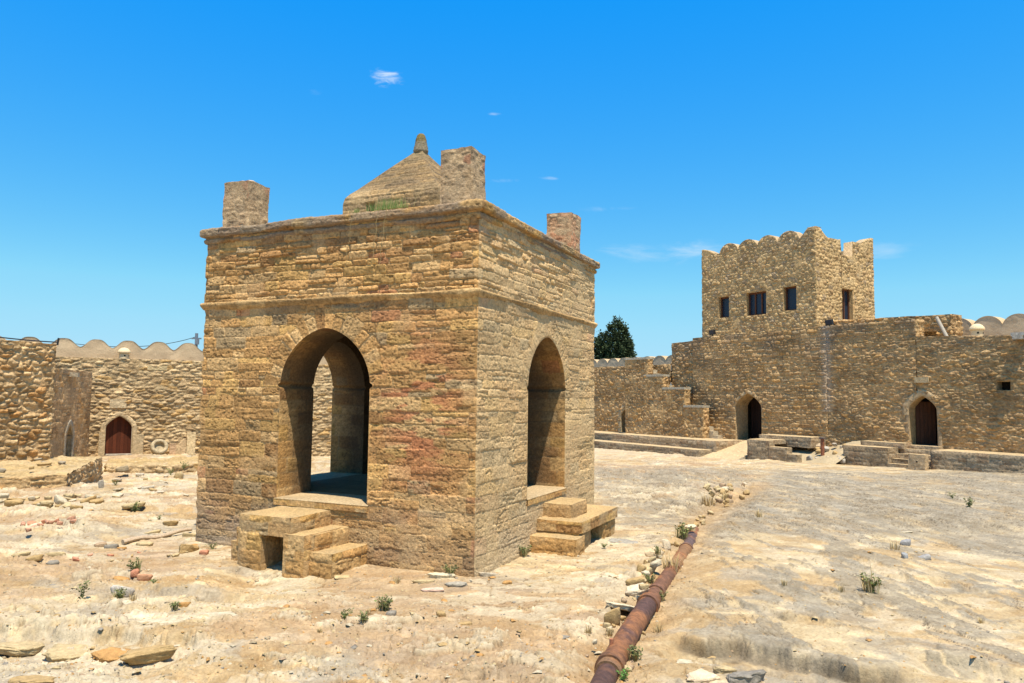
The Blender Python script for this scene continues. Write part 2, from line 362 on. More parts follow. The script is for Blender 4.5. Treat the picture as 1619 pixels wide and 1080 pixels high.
def arch_band(mb, A, e, n, a, w, proud, depth, col, seed=1, zb=None, step=.06, jamb=True):
    """plain dressed stone surround following an arch, w wide, standing proud of the wall"""
    pl, t = a.poly(step); tg = np.gradient(pl, axis=0); tg /= np.maximum(np.hypot(*tg.T), 1e-9)[:, None]; nr = np.stack([tg[:, 1], -tg[:, 0]], 1)
    m = np.ones(len(pl), bool) if jamb else pl[:, 1] >= a.h0 - .25
    pl = pl[m]; nr = nr[m]; t = t[m]
    # outward miter at apex
    prof = [(0, -depth), (0, proud), (w * .33, proud + .003), (w * .66, proud), (w, proud), (w, -.02)]
    P = np.stack([P3(A, e, n, pl[:, 0] + nr[:, 0] * o, pl[:, 1] + nr[:, 1] * o, np.full(len(pl), d)) for o, d in prof], 1)
    k = np.floor(t / .42); br = .85 + .3 * _h(k, k * 0, seed); jn = np.exp(-((t / .42 - k) * .42 / .015) ** 2)
    c = C3(col)[None, None] * (br * (1 - .35 * jn))[:, None, None] * (1 + .1 * (fbm(t * 9, t * 0, seed, 3) - .5))[:, None, None] * np.ones((1, len(prof), 1))
    mb.grid(P, c)
def slab_quad(mb, pts, col):
    mb.add(np.array(pts, float), [(0, 1, 2, 3)], C3(col))
def wood_door(A, e, n, a, depth, parent, col=(.16, .045, .018), name='door', seed=4, label=None):
    mb = MB(); nb = max(4, int(a.hw * 2 / .14)); w = a.hw * 2 / nb
    for i in range(nb):
        u0 = a.c - a.hw + i * w + .004; u1 = u0 + w - .008
        us = np.linspace(u0, u1, 3); T = []
        for uu in us:
            d = abs(uu - a.c); T.append(a.h0 + (a.ap - a.h0) * max(0, 1 - (min(d, a.hw) / a.hw) ** (1 / a.q)) ** (1 / a.p) if a.ap > a.h0 else a.ap)
        T = np.array(T); V = np.linspace(0, 1, 14)[:, None]; Z = a.z0 + V * (T - a.z0); U = np.tile(us, (14, 1))
        ring = .003 * np.sin(Z * 3 + i); br = .7 + .6 * random.random()
        c = C3(col)[None, None] * (br * (1 + .5 * (fbm(U * 20, Z * 2, seed + i, 3) - .5)))[..., None]
        mb.grid(P3(A, e, n, U, Z, -depth + ring), c)
        # board edges
        for uu, sgn in ((u0, -1), (u1, 1)):
            Zs = np.stack([Z[:, 0 if sgn < 0 else -1]] * 2, 1); O = np.stack([np.full(14, -depth), np.full(14, -depth - .04)], 1)
            mb.grid(P3(A, e, n, np.full_like(Zs, uu), Zs, O), C3(col) * .4)
    mb.grid(P3(A, e, n, np.array([[a.c - a.hw, a.c + a.hw]] * 2), np.array([[a.z0] * 2, [a.ap] * 2]), np.full((2, 2), -depth - .03)), C3(col) * .35)
    o = mb.build(name, M_WOOD, parent)
    if label: o['label'] = label
    return o
# ================================================================ GEOMETRY FRAMES
th = 1.143093
dl = np.array([-math.sin(th), math.cos(th)]); dr = np.array([math.cos(th), math.sin(th)])
PC = np.array([-.5185, 11.2354]); W = 5.56; PM = PC + (dl + dr) * W / 2
FACES = [  # origin, along, outward normal (corner order so that stones run left to right from outside)
    (PC, dl, -dr), (PC + dr * W, -dr, -dl), (PC + dl * W, dr, dl), (PC + (dl + dr) * W, -dl, dr)]
we = np.array([-.545, .839]); we /= np.linalg.norm(we); wn = np.array([-we[1], we[0]]); wn = np.array([-.839, -.545]); wn /= np.linalg.norm(wn)
WA = np.array([20.26, 28.8])
def WP(u, off, z=0): p = WA + we * u - wn * off; return np.array([p[0], p[1], z])   # off: inward positive
# ---------------------------------------------------------------- terrain
CAMZ = 2.6
PIPE = np.array([(.25, 4.2), (.83, 6.9), (1.02, 7.85), (1.63, 9.3), (2.2, 10.9), (2.62, 12.2), (3.05, 13.35), (3.42, 14.4), (3.72, 15.4)])
def pipe_dist(x, y):
    d = np.full(x.shape, 99.); P = np.vstack([PIPE, [(4.6, 17.5)], [(6.2, 20.5)], [(7.6, 23)]])
    for a, b in zip(P[:-1], P[1:]):
        v = b - a; t = np.clip(((x - a[0]) * v[0] + (y - a[1]) * v[1]) / (v @ v), 0, 1)
        d = np.minimum(d, np.hypot(x - a[0] - v[0] * t, y - a[1] - v[1] * t))
    return d
def side(x, y):   # signed distance to the pipe line, positive on the right
    X = np.interp(y, PIPE[:, 1].tolist() + [17.5, 20.5, 23, 40], PIPE[:, 0].tolist() + [4.6, 6.2, 7.6, 14.])
    return x - X
def terrain(x, y, full=True):
    r = np.hypot(x, y)
    z = -.042 * np.clip(y - 26.5, 0, 11.5) * ss(-6, 3, x)
    z = z - .40 * ss(20.8, 25.5, y) * (1 - .6 * ss(28.6, 29.2, y)) * (1 - ss(-8, -5.5, x)) * (1 - ss(33, 36, y))
    near = 1 - ss(45, 70, r)
    z = z + near * .10 * (fbm(x * .35, y * .35, 3, 3) - .5) * 2
    # rough dirt on the left, smoother on the right
    sd = side(x, y); R = ss(-.5, .8, sd); Lm = 1 - R
    lump = fbm(x * 1.1, y * 1.1, 5, 4)
    z = z + near * (Lm * .045 + R * .02) * (lump - .5) * 2
    # step ledges (terraced slabs of rock) on the left
    q = fbm(x * .5 + 4, y * .75, 8, 3) * 6 + .3 * y; led = (q - np.floor(q)); z = z + near * Lm * .06 * (ss(.0, .08, led) - led) * ss(.35, .6, fbm(x * .4, y * .4, 77, 2))
    # strata on the right: narrow ridges running away from the viewer
    s = x + .16 * y + .25 * (fbm(x * .5, y * .3, 21, 3) - .5) * 2
    t = y - .16 * x
    s = x + .16 * y + .16 * (fbm(x * .6, y * .12, 21, 3) - .5) * 2
    rockm = R * ss(.40, .56, fbm(x * .16 + 9, y * .12 + 2, 30, 3) + .22 * ss(13, 17, y) * (1 - ss(24, 28, y)) - .05)
    rockm = np.maximum(rockm, (1 - R) * ss(14.5, 16.5, y) * ss(1.5, 3.0, x) * (1 - ss(26, 30, y)) * ss(.36, .5, fbm(x * .2, y * .2, 33, 3)) * .9)
    nz = 1 - ss(27, 33, y)
    rockm = rockm * nz
    p1 = fbm(s * 2.4, t * .30, 41, 6, .6); saw = p1 * 9; saw = saw - np.floor(saw)
    ridge = ss(0, .10, saw) * (1 - saw) 
    brk = ss(.44, .58, fbm(s * 2.4, t * .9, 45, 5, .62))
    z = z + rockm * (.055 * ridge * brk + .015 * (fbm(s * 5, t * .7, 47, 4) - .5))
    og = fbm(s * 2.2 + 2, t * .42, 141, 7, .66) + .05 * (rockm - .45) - .035 * (1 - ss(10.5, 15, y)); ogm = ss(.503, .530, og) * R * nz; oge = np.exp(-((og - .508) / .008) ** 2) * R * nz
    z = z + .016 * ogm * (.6 + .8 * fbm(s * 6, t * .8, 142, 3))
    lg = fbm(x * .9 + .3 * fbm(x * 3, y * 3, 97, 3), y * 1.5, 143, 6, .6); lgm = ss(.552, .59, lg) * (1 - R) * (1 - ss(20, 24, y)); lge = np.exp(-((lg - .556) / .006) ** 2) * (1 - R) * (1 - ss(20, 24, y))
    z = z + .045 * lgm
    mid = ss(.58, .61, fbm(s * 1.4 + 5, t * .6, 49, 6, .64)) * R * nz * (1 - rockm)
    z = z + mid * .03 * (.4 + fbm(s * 6, t * 2, 50, 3))
    # trench of the pipe
    pd = pipe_dist(x, y); z = z - .12 * np.exp(-(pd / .42) ** 2) * ss(5, 7, y + 1) * (1 - ss(15.8, 17, y)) - .09 * np.exp(-(pd / .5) ** 2) * ss(15.5, 17, y) * (1 - ss(21, 24, y)) * fbm(x * 2, y * 2, 55, 2) * 2
    # broken ledge in the right foreground
    LM = np.zeros(x.shape); LT = np.zeros(x.shape)
    def ledge(px, py, qx, qy, drop, ln, rocky=0):
        nonlocal z, LM, LT
        vx, vy = qx - px, qy - py; L = math.hypot(vx, vy); vx /= L; vy /= L
        a = (x - px) * vx + (y - py) * vy; b = -(x - px) * vy + (y - py) * vx + .30 * (fbm(x * 2, y * 2, 60, 3, .5) - .5) * 2
        m = ss(-.25, .1, a) * (1 - ss(L - .1, L + .3, a))
        z = z - drop * m * (.62 * (1 - ss(-.07, .03, b)) + .38 * (1 - ss(-.30, -.16, b)))  * ss(-ln, -ln * .35, b)
        if rocky: LM = np.maximum(LM, m * np.exp(-((b + .06) / .075) ** 2)); LT = np.maximum(LT, m * np.exp(-((b - .22) / .25) ** 2) * ss(.40, .5, fbm(x * 3, y * 3, 64, 4)))
        z = z + drop * .3 * m * np.exp(-((b - .15) / .2) ** 2) * (b > 0)
    ledge(1.98, 8.5, 3.7, 7.4, .19, .9, 1)
    ledge(-6.6, 8.7, -3.2, 7.9, .13, 1.3)
    ledge(4.4, 8.0, 6.4, 6.6, .12, .8)
    ledge(3.0, 9.9, 3.7, 9.1, .06, .4); ledge(1.45, 13.4, 2.6, 12.7, .10, .5)
    ledge(-4.7, 10.2, -2.9, 9.8, .09, .7); ledge(-9, 14.6, -6, 13.2, .12, .8); ledge(-8.8, 16.8, -6.2, 17.0, .1, .7); ledge(5.6, 11.5, 6.6, 10.6, .05, .4)
    # mounds
    for (mx, my, rx, ry, hh) in ((-7.2, 13.4, 1.2, .5, .12), (-1.3, 10.5, 1.6, .8, -.03), (-4.6, 10.0, 1.5, .6, -.07), (-13, 18.3, 3, 1.2, -.22), (-3.3, 10.6, .7, .6, -.2), (-2.2, 10.9, .8, .5, -.08), (1.9, 11.7, .9, .5, .05), (8.8, 30.5, 1, 1, 0)):
        z = z + hh * np.exp(-((x - mx) / rx) ** 2 - ((y - my) / ry) ** 2)
    z = z + near * (.016 * (fbm(x * 4, y * 4, 70, 5, .6) - .5) * 2 * (.35 + Lm)) + near * .008 * (fbm(x * 19, y * 19, 75, 2) - .5) * 2
    wx0 = x + .12 * (fbm(x * 4, y * 4, 81, 3) - .5) * 2; wy0 = y + .12 * (fbm(x * 4, y * 4, 82, 3) - .5) * 2
    cr = np.abs(fbm(wx0 * 1.6, wy0 * 1.9, 83, 4, .55) - .5) * 2; crk = (1 - ss(.0, .035, cr)) * ss(.42, .62, fbm(x * .6, y * .6, 84, 3)); z = z - near * .035 * crk
    bl = ss(.60, .70, fbm(wx0 * 3.2, wy0 * 4.2, 85, 4, .6)) * (.35 + .65 * Lm) * ss(.35, .6, fbm(x * .7, y * .7, 86, 3)); z = z + near * .035 * bl
    pl2 = fbm(wx0 * 1.1, wy0 * 2.0, 87, 5, .6) * 9; pf = pl2 - np.floor(pl2); z = z + near * .028 * (ss(0, .1, pf) - pf) * (.3 + Lm)
    z = z - .45 * ss(29.5, 34, y) * ss(-15, -12.5, x) * (1 - ss(-1, 2, x)) * (1 - ss(46, 50, y))
    # flat apron under pavilion
    a = (x - PM[0]) * dl[0] + (y - PM[1]) * dl[1]; b = (x - PM[0]) * dr[0] + (y - PM[1]) * dr[1]
    inside = 1 - ss(4.0, 5.4, np.maximum(np.abs(a), np.abs(b))); z = mix(z, -.06 + .05 * (lump - .5) + .02 * bl - .02 * crk, inside * .85); z = z - .17 * np.exp(-((x + 3.7) / .55) ** 2 - ((y - 11.15) / .5) ** 2) - .05 * np.exp(-((x + 2.6) / .8) ** 2 - ((y - 10.9) / .5) ** 2)
    if not full: return z
    # ---- colour
    sand = C3((.59, .46, .29)); pale = C3((.70, .60, .43)); white = C3((.74, .68, .57)); orange = C3((.54, .34, .165)); grey = C3((.36, .335, .29)); pink = C3((.54, .40, .28)); cool = C3((.46, .43, .385))
    c = sand[None] * np.ones(x.shape + (1,))
    wx = x + .5 * (fbm(x * 2.3, y * 2.3, 98, 4) - .5); wy = y + .5 * (fbm(x * 2.3, y * 2.3, 99, 4) - .5)
    f1 = fbm(wx * .9, wy * 1.3, 101, 6, .6)[..., None]; c = mix(c, pale, ss(.40, .58, f1))
    f2 = fbm(wx * 1.3 + 7, wy * 1.6, 102, 6, .6)[..., None]; c = mix(c, orange, ss(.52, .74, f2) * .4 * Lm[..., None])
    f3 = fbm(wx * 1.3 + 3, wy * 2 + 9, 103, 6, .62)[..., None]; c = mix(c, white, ss(.50, .62, f3) * .85 * (1 - .3 * R[..., None]))
    f4 = fbm(wx * 1.2 + 13, wy * 1.7 + 9, 104, 6, .62)[..., None]; c = mix(c, cool, ss(.52, .68, f4) * .75)
    f5 = fbm(x * .5 - 3, y * .6, 105, 4)[..., None]; c = mix(c, pink, ss(.48, .66, f5) * .6 * Lm[..., None])
    rk = (rockm * ss(.25, .8, .45 * ridge + .9 * fbm(s * 4, t * .8, 106, 4)))[..., None]; c = mix(c, grey * (.9 + .35 * fbm(s * 7, t * 2, 107, 3)[..., None]), rk * .9)
    c = mix(c, grey * 1.08, (mid * .8)[..., None])
    crack_shade = (np.maximum(rockm, .5 * mid) * np.clip(ss(.84, .95, saw) + 1 - ss(0, .07, saw), 0, 1) * brk)[..., None]; c = mix(c, C3((.15, .125, .10)), crack_shade * .75)  # dark cracks put the ridge shading into the colour
    og3 = C3((.41, .39, .35)) * (.65 + .7 * fbm(s * 9, t * 4, 145, 5, .65))[..., None]; c = mix(c, og3, (ogm * .8 * ss(.42, .5, fbm(s * 3, t * 1.2, 146, 5, .6)))[..., None])
    fd = fbm(s * 5.5, t * 1.3, 160, 5, .62); fz = ss(12, 15.5, y) * (1 - ss(28, 33, y)) * np.maximum(R, ss(1.5, 3, x) * ss(14, 16, y)); fl_ = np.exp(-((fd - .47) / .011) ** 2) * ss(.44, .56, fbm(s * 1.6, t * .5, 161, 4)) * fz
    c = mix(c, C3((.15, .125, .10)), (fl_ * .8)[..., None]); c = mix(c, C3((.40, .38, .34)), (ss(.48, .53, fd) * .45 * fz * ss(.38, .52, fbm(s * .9, t * .3, 162, 4)))[..., None])
    c = mix(c, C3((.13, .11, .09)), (oge * .8 * ss(.45, .55, fbm(s * 4, t * 1., 147, 3)))[..., None])  # dark outcrop edges, step shading put into the colour
    c = mix(c, C3((.74, .68, .56)) * (.85 + .3 * fbm(x * 6, y * 6, 148, 4, .6))[..., None], (lgm * .7)[..., None]); c = mix(c, C3((.24, .17, .10)), (lge * .7 * ss(.42, .55, fbm(x * 3, y * 3, 149, 3)))[..., None])
    c = mix(c, C3((.15, .125, .095)) * (.6 + .8 * fbm(x * 9, y * 9 + z * 30, 150, 4, .6))[..., None], (LM * .85)[..., None]); c = mix(c, C3((.42, .405, .37)), (LT * .7)[..., None])  # dark band below the ledge edge: hollow's shade put into the colour
    tr = np.exp(-(pd / .38) ** 2)[..., None] * (1 - ss(22, 25, y))[..., None]; c = mix(c, C3((.50, .34, .18)), tr * .6)
    c = c * (.90 + .20 * fbm(x * 9, y * 9, 108, 4))[..., None] * C3((.605, .543, .436))
    c = c * (1 - .38 * crk)[..., None] * (1 + .14 * bl)[..., None]; c = c * (1 - .22 * (1 - ss(0, .09, pf)) * Lm)[..., None]
    g1 = fbm(wx * 3.1, wy * 4.4, 111, 5, .62)[..., None]; c = mix(c, c * C3((1.22, 1.22, 1.22)), ss(.56, .66, g1)); c = mix(c, c * C3((.88, .84, .78)), ss(.46, .36, g1) * .8)
    far = ss(34, 50, r)[..., None]; c = mix(c, C3((.45, .36, .24)), far)
    return z, c
GG = {}
def gz(x, y):
    a = math.atan2(x, y); r = math.hypot(x, y); A, Rr, Z = GG['A'], GG['R'], GG['Z']
    i = min(max(int(np.searchsorted(Rr, r)) - 1, 0), len(Rr) - 2); j = min(max(int(np.searchsorted(A, a)) - 1, 0), len(A) - 2)
    u = (r - Rr[i]) / (Rr[i + 1] - Rr[i]); v = (a - A[j]) / (A[j + 1] - A[j])
    return float((Z[i, j] * (1 - u) + Z[i + 1, j] * u) * (1 - v) + (Z[i, j + 1] * (1 - u) + Z[i + 1, j + 1] * u) * v)
f_, P_, R_ = 1186.45, 0.0725663, 0.0115877
def pray(px, py):
    c, s = math.cos(R_), math.sin(R_); a, b = px - 809.5, py - 540; X, Y = c * a + s * b, -s * a + c * b
    d = (X / f_, 1, -Y / f_); c, s = math.cos(P_), math.sin(P_); return np.array([d[0], c * d[1] - s * d[2], s * d[1] + c * d[2]])
def onground(px, py):
    d = pray(px, py); z = 0.
    for _ in range(6):
        t = (z - CAMZ) / d[2]; z = gz(d[0] * t, d[1] * t)
    t = (z - CAMZ) / d[2]; return np.array([d[0] * t, d[1] * t, z]), t
def make_ground():
    A = np.concatenate([np.linspace(-180, -62, 30)[:-1], np.linspace(-62, -40, 60)[:-1], np.linspace(-40, 40, 1150), np.linspace(40, 62, 60)[1:], np.linspace(62, 180, 30)[1:]])
    A = np.radians(A)
    Rr = np.concatenate([[.01, 1, 2, 3, 4], np.geomspace(4.6, 48, 900), np.geomspace(48, 3000, 45)[1:]])
    a, r = np.meshgrid(A, Rr); x = r * np.sin(a); y = r * np.cos(a)
    z, c = terrain(x, y); GG.update(A=A, R=Rr, Z=z)
    mb = MB(); mb.grid(np.stack([x, y, z], -1), c)
    o = mb.build('ground', M_GROUND); tag(o, kind='structure')
make_ground()
# ================================================================ PAVILION
root = empty('fire_temple_pavilion', (*PM, 0), 'square ochre stone pavilion with pointed arches on each side and corner stubs on the roof', 'pavilion')
QN = ((1, 2), (3, 1), (2, 4), (4, 3))
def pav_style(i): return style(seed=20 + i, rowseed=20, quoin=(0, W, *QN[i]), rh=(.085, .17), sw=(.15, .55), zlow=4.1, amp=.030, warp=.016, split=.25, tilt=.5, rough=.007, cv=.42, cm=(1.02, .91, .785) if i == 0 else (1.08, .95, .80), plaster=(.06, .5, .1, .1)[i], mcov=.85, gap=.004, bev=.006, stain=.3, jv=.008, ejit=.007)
OPEN = Arch(2.83, .915, .85, 2.74, 3.69); OPEN.p, OPEN.q, OPEN.nick = 1.95, .60, .05
def pav_tint(i):
    def f(U, Z, h, c):
        # fire reddened stones beside the door of the left face, towards the corner
        if i == 0:
            m = np.exp(-((U - .95) / .62) ** 2 - ((Z - 2.35) / 1.05) ** 2) * ss(.43, .52, fbm(U * 2.2, Z * 8, 300, 3)); c = mix(c, C3((.50, .19, .085)), (np.clip(m * 1.1, 0, .75))[..., None])
        m = np.exp(-((Z - .15) / .4) ** 2) * .35; c = mix(c, C3((.30, .235, .16)), m[..., None])                        # damp stained footing
        m = ss(4.95, 5.4, Z) * ss(.35, .65, fbm(U * 1.5, Z * .6, 301, 4)) * .5; c = mix(c, C3((.20, .155, .11)), m[..., None])   # patchy darker tone below the cornice
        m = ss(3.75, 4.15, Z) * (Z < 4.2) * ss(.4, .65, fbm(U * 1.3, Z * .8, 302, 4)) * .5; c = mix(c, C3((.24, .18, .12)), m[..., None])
        m = (1 - ss(.3, 1.15, Z)) * ss(.5, .6, fbm(U * .9, Z * 2, 303, 3)) * .45; c = mix(c, C3((.28, .22, .165)), m[..., None])
        if i == 0: m = ss(4.2, 5.5, U) * (1 - ss(.4, 1.6, Z)) * .35; c = mix(c, C3((.30, .24, .18)), m[..., None])
        if i == 1: c = mix(c, C3((.70, .53, .295)), .42)
        # batter / swollen foot
        h = h + .05 * np.exp(-np.maximum(Z, 0) / .25) * (1 - np.exp(-np.minimum(np.abs(U), np.abs(W - U)) / .3))
        return h, c
    return f
reveal_shade = C3((.10, .075, .05))  # dark brown for interior shade painted into the door reveals
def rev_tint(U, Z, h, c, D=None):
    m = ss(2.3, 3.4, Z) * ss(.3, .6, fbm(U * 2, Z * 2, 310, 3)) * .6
    return h, mix(c * .8, reveal_shade, m[..., None])  # darker towards the arch crown, shade put into the colour
TH = .86
for i, (A, e, n) in enumerate(FACES):
    OPN = OPEN; mb = MB(); st = pav_style(i); stp = .0105 if i < 2 else .05
    c_ = OPEN.c if i in (0, 2) else W - OPEN.c
    a = Arch(c_ if i != 1 else W - OPEN.c, OPEN.hw, OPEN.z0, OPEN.h0, OPEN.ap); a.p, a.q, a.nick = OPEN.p, OPEN.q, OPEN.nick
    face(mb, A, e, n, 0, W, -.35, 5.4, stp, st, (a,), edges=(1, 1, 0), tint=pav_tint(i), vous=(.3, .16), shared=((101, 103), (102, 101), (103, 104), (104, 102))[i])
    ist = style(seed=60 + i, rh=(.18, .3), sw=(.3, .6), amp=.008, warp=.006, split=0, pal=[(1, (.07, .05, .032)), (1, (.095, .066, .04))], mortar=(.11, .085, .06))  # inner stone kept dark, room shade put into the palette
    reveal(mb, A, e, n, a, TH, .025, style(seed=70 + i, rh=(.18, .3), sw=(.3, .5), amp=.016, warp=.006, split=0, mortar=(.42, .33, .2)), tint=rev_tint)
    # inner wall face
    a2 = a
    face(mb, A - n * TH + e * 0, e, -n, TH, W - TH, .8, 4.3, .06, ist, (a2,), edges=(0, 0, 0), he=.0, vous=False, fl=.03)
    mb.build('wall', M_STONE, root)
# ceiling vault (inside)
mb = MB(); t = np.linspace(0, 1, 12); q = W / 2 - TH
for i, (A, e, n) in enumerate(FACES):
    T, Sx = np.meshgrid(t, np.linspace(-1, 1, 12), indexing='ij'); hw = q * (1 - T); mid = A + e * W / 2
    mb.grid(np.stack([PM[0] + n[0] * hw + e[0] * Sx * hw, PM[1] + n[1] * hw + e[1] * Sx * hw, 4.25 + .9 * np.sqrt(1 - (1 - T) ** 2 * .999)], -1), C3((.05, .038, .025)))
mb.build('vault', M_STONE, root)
# floor slab with sills
mb = MB(); fst = dict(kind='p', seed=88, base=(.42, .355, .25), amp=.01, var=.2)
U, Dp = np.meshgrid(np.linspace(TH - .01, W - TH + .01, 90), np.linspace(TH - .01, W - TH + .01, 90), indexing='ij'); h, c = field(U, Dp, fst)
gl = np.minimum(np.abs((U / .62) % 1 - .5), np.abs((Dp / .5) % 1 - .5)); c = c * C3((.5, .45, .36)); c = c * (1 - .35 * np.exp(-((.5 - np.maximum(np.abs((U / .62) % 1 - .5), np.abs((Dp / .5) % 1 - .5))) / .02) ** 2))[..., None]  # inner floor darkened, room shade put into its colour
mb.grid(P3(PC, dl, -dr, U, .865 + h * .4, -Dp), c)
for i, (A, e, n) in enumerate(FACES):
    cc = OPEN.c if i in (0, 2) else W - OPEN.c
    U, Sd = np.meshgrid(np.linspace(cc - .95, cc + .95, 60), np.linspace(-.045, TH + .02, 40), indexing='ij'); h, c = field(U, Sd, fst)
    k = np.exp(-((Sd + .045) / .03) ** 2); mb.grid(P3(A, e, n, U, .862 + h * .5 - .02 * k, -Sd), c)
    face(mb, A, e, n, cc - .95, cc + .95, .74, .845, .03, style(seed=89, amp=.01, rh=(.2, .3)), he=.045, edges=(0, 0, 0), tint=lambda U, Z, h, c: (h * .3 + .04, c))
mb.build('floor', M_STONE, root)
def ring(profile, name, st, mat=M_STONE, cfun=None, wob=.012, seed=0, step=.03):
    mb = MB(); prof = np.array(profile, float)
    d = np.hypot(*np.diff(prof, axis=0).T); L = np.concatenate([[0], np.cumsum(d)]); t = np.arange(0, L[-1], step * .6); t = np.append(t, L[-1])
    o = np.interp(t, L, prof[:, 0]); z = np.interp(t, L, prof[:, 1])
    tg = np.stack([np.gradient(o), np.gradient(z)], 1); tg /= np.hypot(*tg.T)[:, None]; nr = np.stack([tg[:, 1], -tg[:, 0]], 1)
    for i, (A, e, n) in enumerate(FACES):
        stp = step if i < 2 else .08
        s = np.linspace(0, 1, int(W / stp)); Sx, T = np.meshgrid(s, t, indexing='ij'); O = np.interp(T, L, prof[:, 0]); Z = np.interp(T, L, prof[:, 1])
        U = -O + Sx * (W + 2 * O); ue = np.minimum(Sx, 1 - Sx) * W; k = 1 - np.exp(-(ue / .06) ** 2)
        h, c = field(U, T + seed, dict(st, seed=st['seed'] + i)); h = (h - .01) * k
        wz = wob * (fbm(U * 1.1 + i * 20, U * 0, seed + 1, 3) - .5) * 2 * k
        nrm = np.stack([np.interp(T, t, nr[:, 0]), np.interp(T, t, nr[:, 1])], -1)
        if cfun: c = cfun(U + i * 10, T / L[-1], c, Z)
        mb.grid(P3(A, e, n, U, Z + wz + nrm[..., 1] * h, O + nrm[..., 0] * h), c)
    mb.build(name, mat, root)
def corn_col(U, T, c, Z):
    c = c * .78
    c = mix(c, C3((.25, .20, .15)), (ss(.35, .6, fbm(U * 2, T * 3, 401, 3)) * .7)[..., None])
    return mix(c, C3((.55, .51, .43)), (ss(.72, .80, T) * .8)[..., None])
ring([(0.0, 5.29), (.03, 5.295), (.045, 5.33), (.045, 5.36), (.02, 5.385), (.025, 5.40), (.085, 5.415), (.10, 5.44), (.10, 5.53), (.08, 5.56), (.0, 5.575), (-.25, 5.55)], 'cornice', style(seed=120, rh=(.6, .9), sw=(.35, .8), amp=.012, warp=.01, split=0, rough=.016, bev=.006), cfun=corn_col, seed=5, wob=.016, step=.02)
ring([(0.0, 4.08), (.02, 4.09), (.055, 4.15), (.065, 4.19), (.045, 4.21), (.0, 4.225)], 'string_course', style(seed=130, rh=(.6, .9), sw=(.4, .8), amp=.008, warp=.01, split=0, rough=.01, bev=.006, pal=[(1, (.52, .38, .2)), (1, (.46, .32, .16))], gap=.002), seed=9, wob=.014)
mb = MB(); U, Dp = np.meshgrid(np.linspace(.2, W - .2, 60), np.linspace(.2, W - .2, 60), indexing='ij')
h, c = field(U, Dp, dict(kind='p', seed=140, base=(.5, .45, .36), amp=.03)); mb.grid(P3(PC, dl, -dr, U, 5.54 + h * .4, -Dp), c); mb.build('roof', M_STONE, root)
# dome
DP = np.array([(1.07, 5.4), (1.075, 6.28), (1.05, 6.40), (.98, 6.50), (.87, 6.61), (.5, 7.04), (.25, 7.32), (.15, 7.43), (.07, 7.53)])
d = np.hypot(*np.diff(DP, axis=0).T); L = np.concatenate([[0], np.cumsum(d)]); mb = MB()
dst = style(seed=150, rh=(.07, .13), sw=(.15, .45), cm=(.80, .72, .62), amp=.018, warp=.03, tilt=.5, pal=[(3, (.44, .32, .18)), (2, (.38, .29, .17)), (2, (.5, .36, .19)), (1, (.34, .26, .16))], mortar=(.5, .39, .23), plaster=.1, mcov=.6)
for i, (A, e, n) in enumerate(FACES):
    t = np.linspace(0, L[-1], 150 if i < 2 else 50); T, Sx = np.meshgrid(t, np.linspace(-1, 1, 150 if i < 2 else 40), indexing='ij')
    O = np.interp(T, L, DP[:, 0]); Z = np.interp(T, L, DP[:, 1]); h, c = field(Sx * O + i * 7, T, dst)
    if i == 0:
        m = ((np.abs(Sx * O - .45) < .10) & (Z > 5.95) & (Z < 6.27)); c = np.where(m[..., None], C3((.015, .012, .01)), c); h = np.where(m, -.12, h)
    k = 1 - np.exp(-((1 - np.abs(Sx)) * O / .05) ** 2); h = (h - .008) * k + .004
    c = c * (1 - .25 * ss(6.4, 6.6, Z)[..., None]); c = mix(c, C3((.24, .18, .09)), (ss(7.15, 7.4, Z) * .5)[..., None])
    mb.grid(np.stack([PM[0] + n[0] * (O + h) + e[0] * Sx * (O + h * 1), PM[1] + n[1] * (O + h) + e[1] * Sx * (O + h), Z + h * .3], -1), c)
mb.build('dome', M_STONE, root)
# finial
mb = MB(); pr = [(.10, 7.47), (.145, 7.50), (.155, 7.54), (.14, 7.58), (.145, 7.60), (.125, 7.66), (.128, 7.68), (.11, 7.74), (.112, 7.76), (.09, 7.82), (.085, 7.85), (.05, 7.89), (.0, 7.90)]
A_ = np.linspace(0, 2 * np.pi, 33); rr, zz = np.array(pr).T; T, Rr = np.meshgrid(A_, rr, indexing='ij'); Zz = np.tile(zz, (33, 1)); nn = .008 * (vn(np.cos(T) * 4 + 9, Zz * 30 + np.sin(T) * 4, 8) - .5)
c = mix(C3((.26, .22, .15)), C3((.19, .14, .05)), ss(7.68, 7.8, Zz + .06 * vn(T * 3, Zz * 9, 2))[..., None])
mb.grid(np.stack([PM[0] + (Rr + nn) * np.cos(T), PM[1] + (Rr + nn) * np.sin(T), Zz], -1), c); mb.build('finial', M_STONE, root)
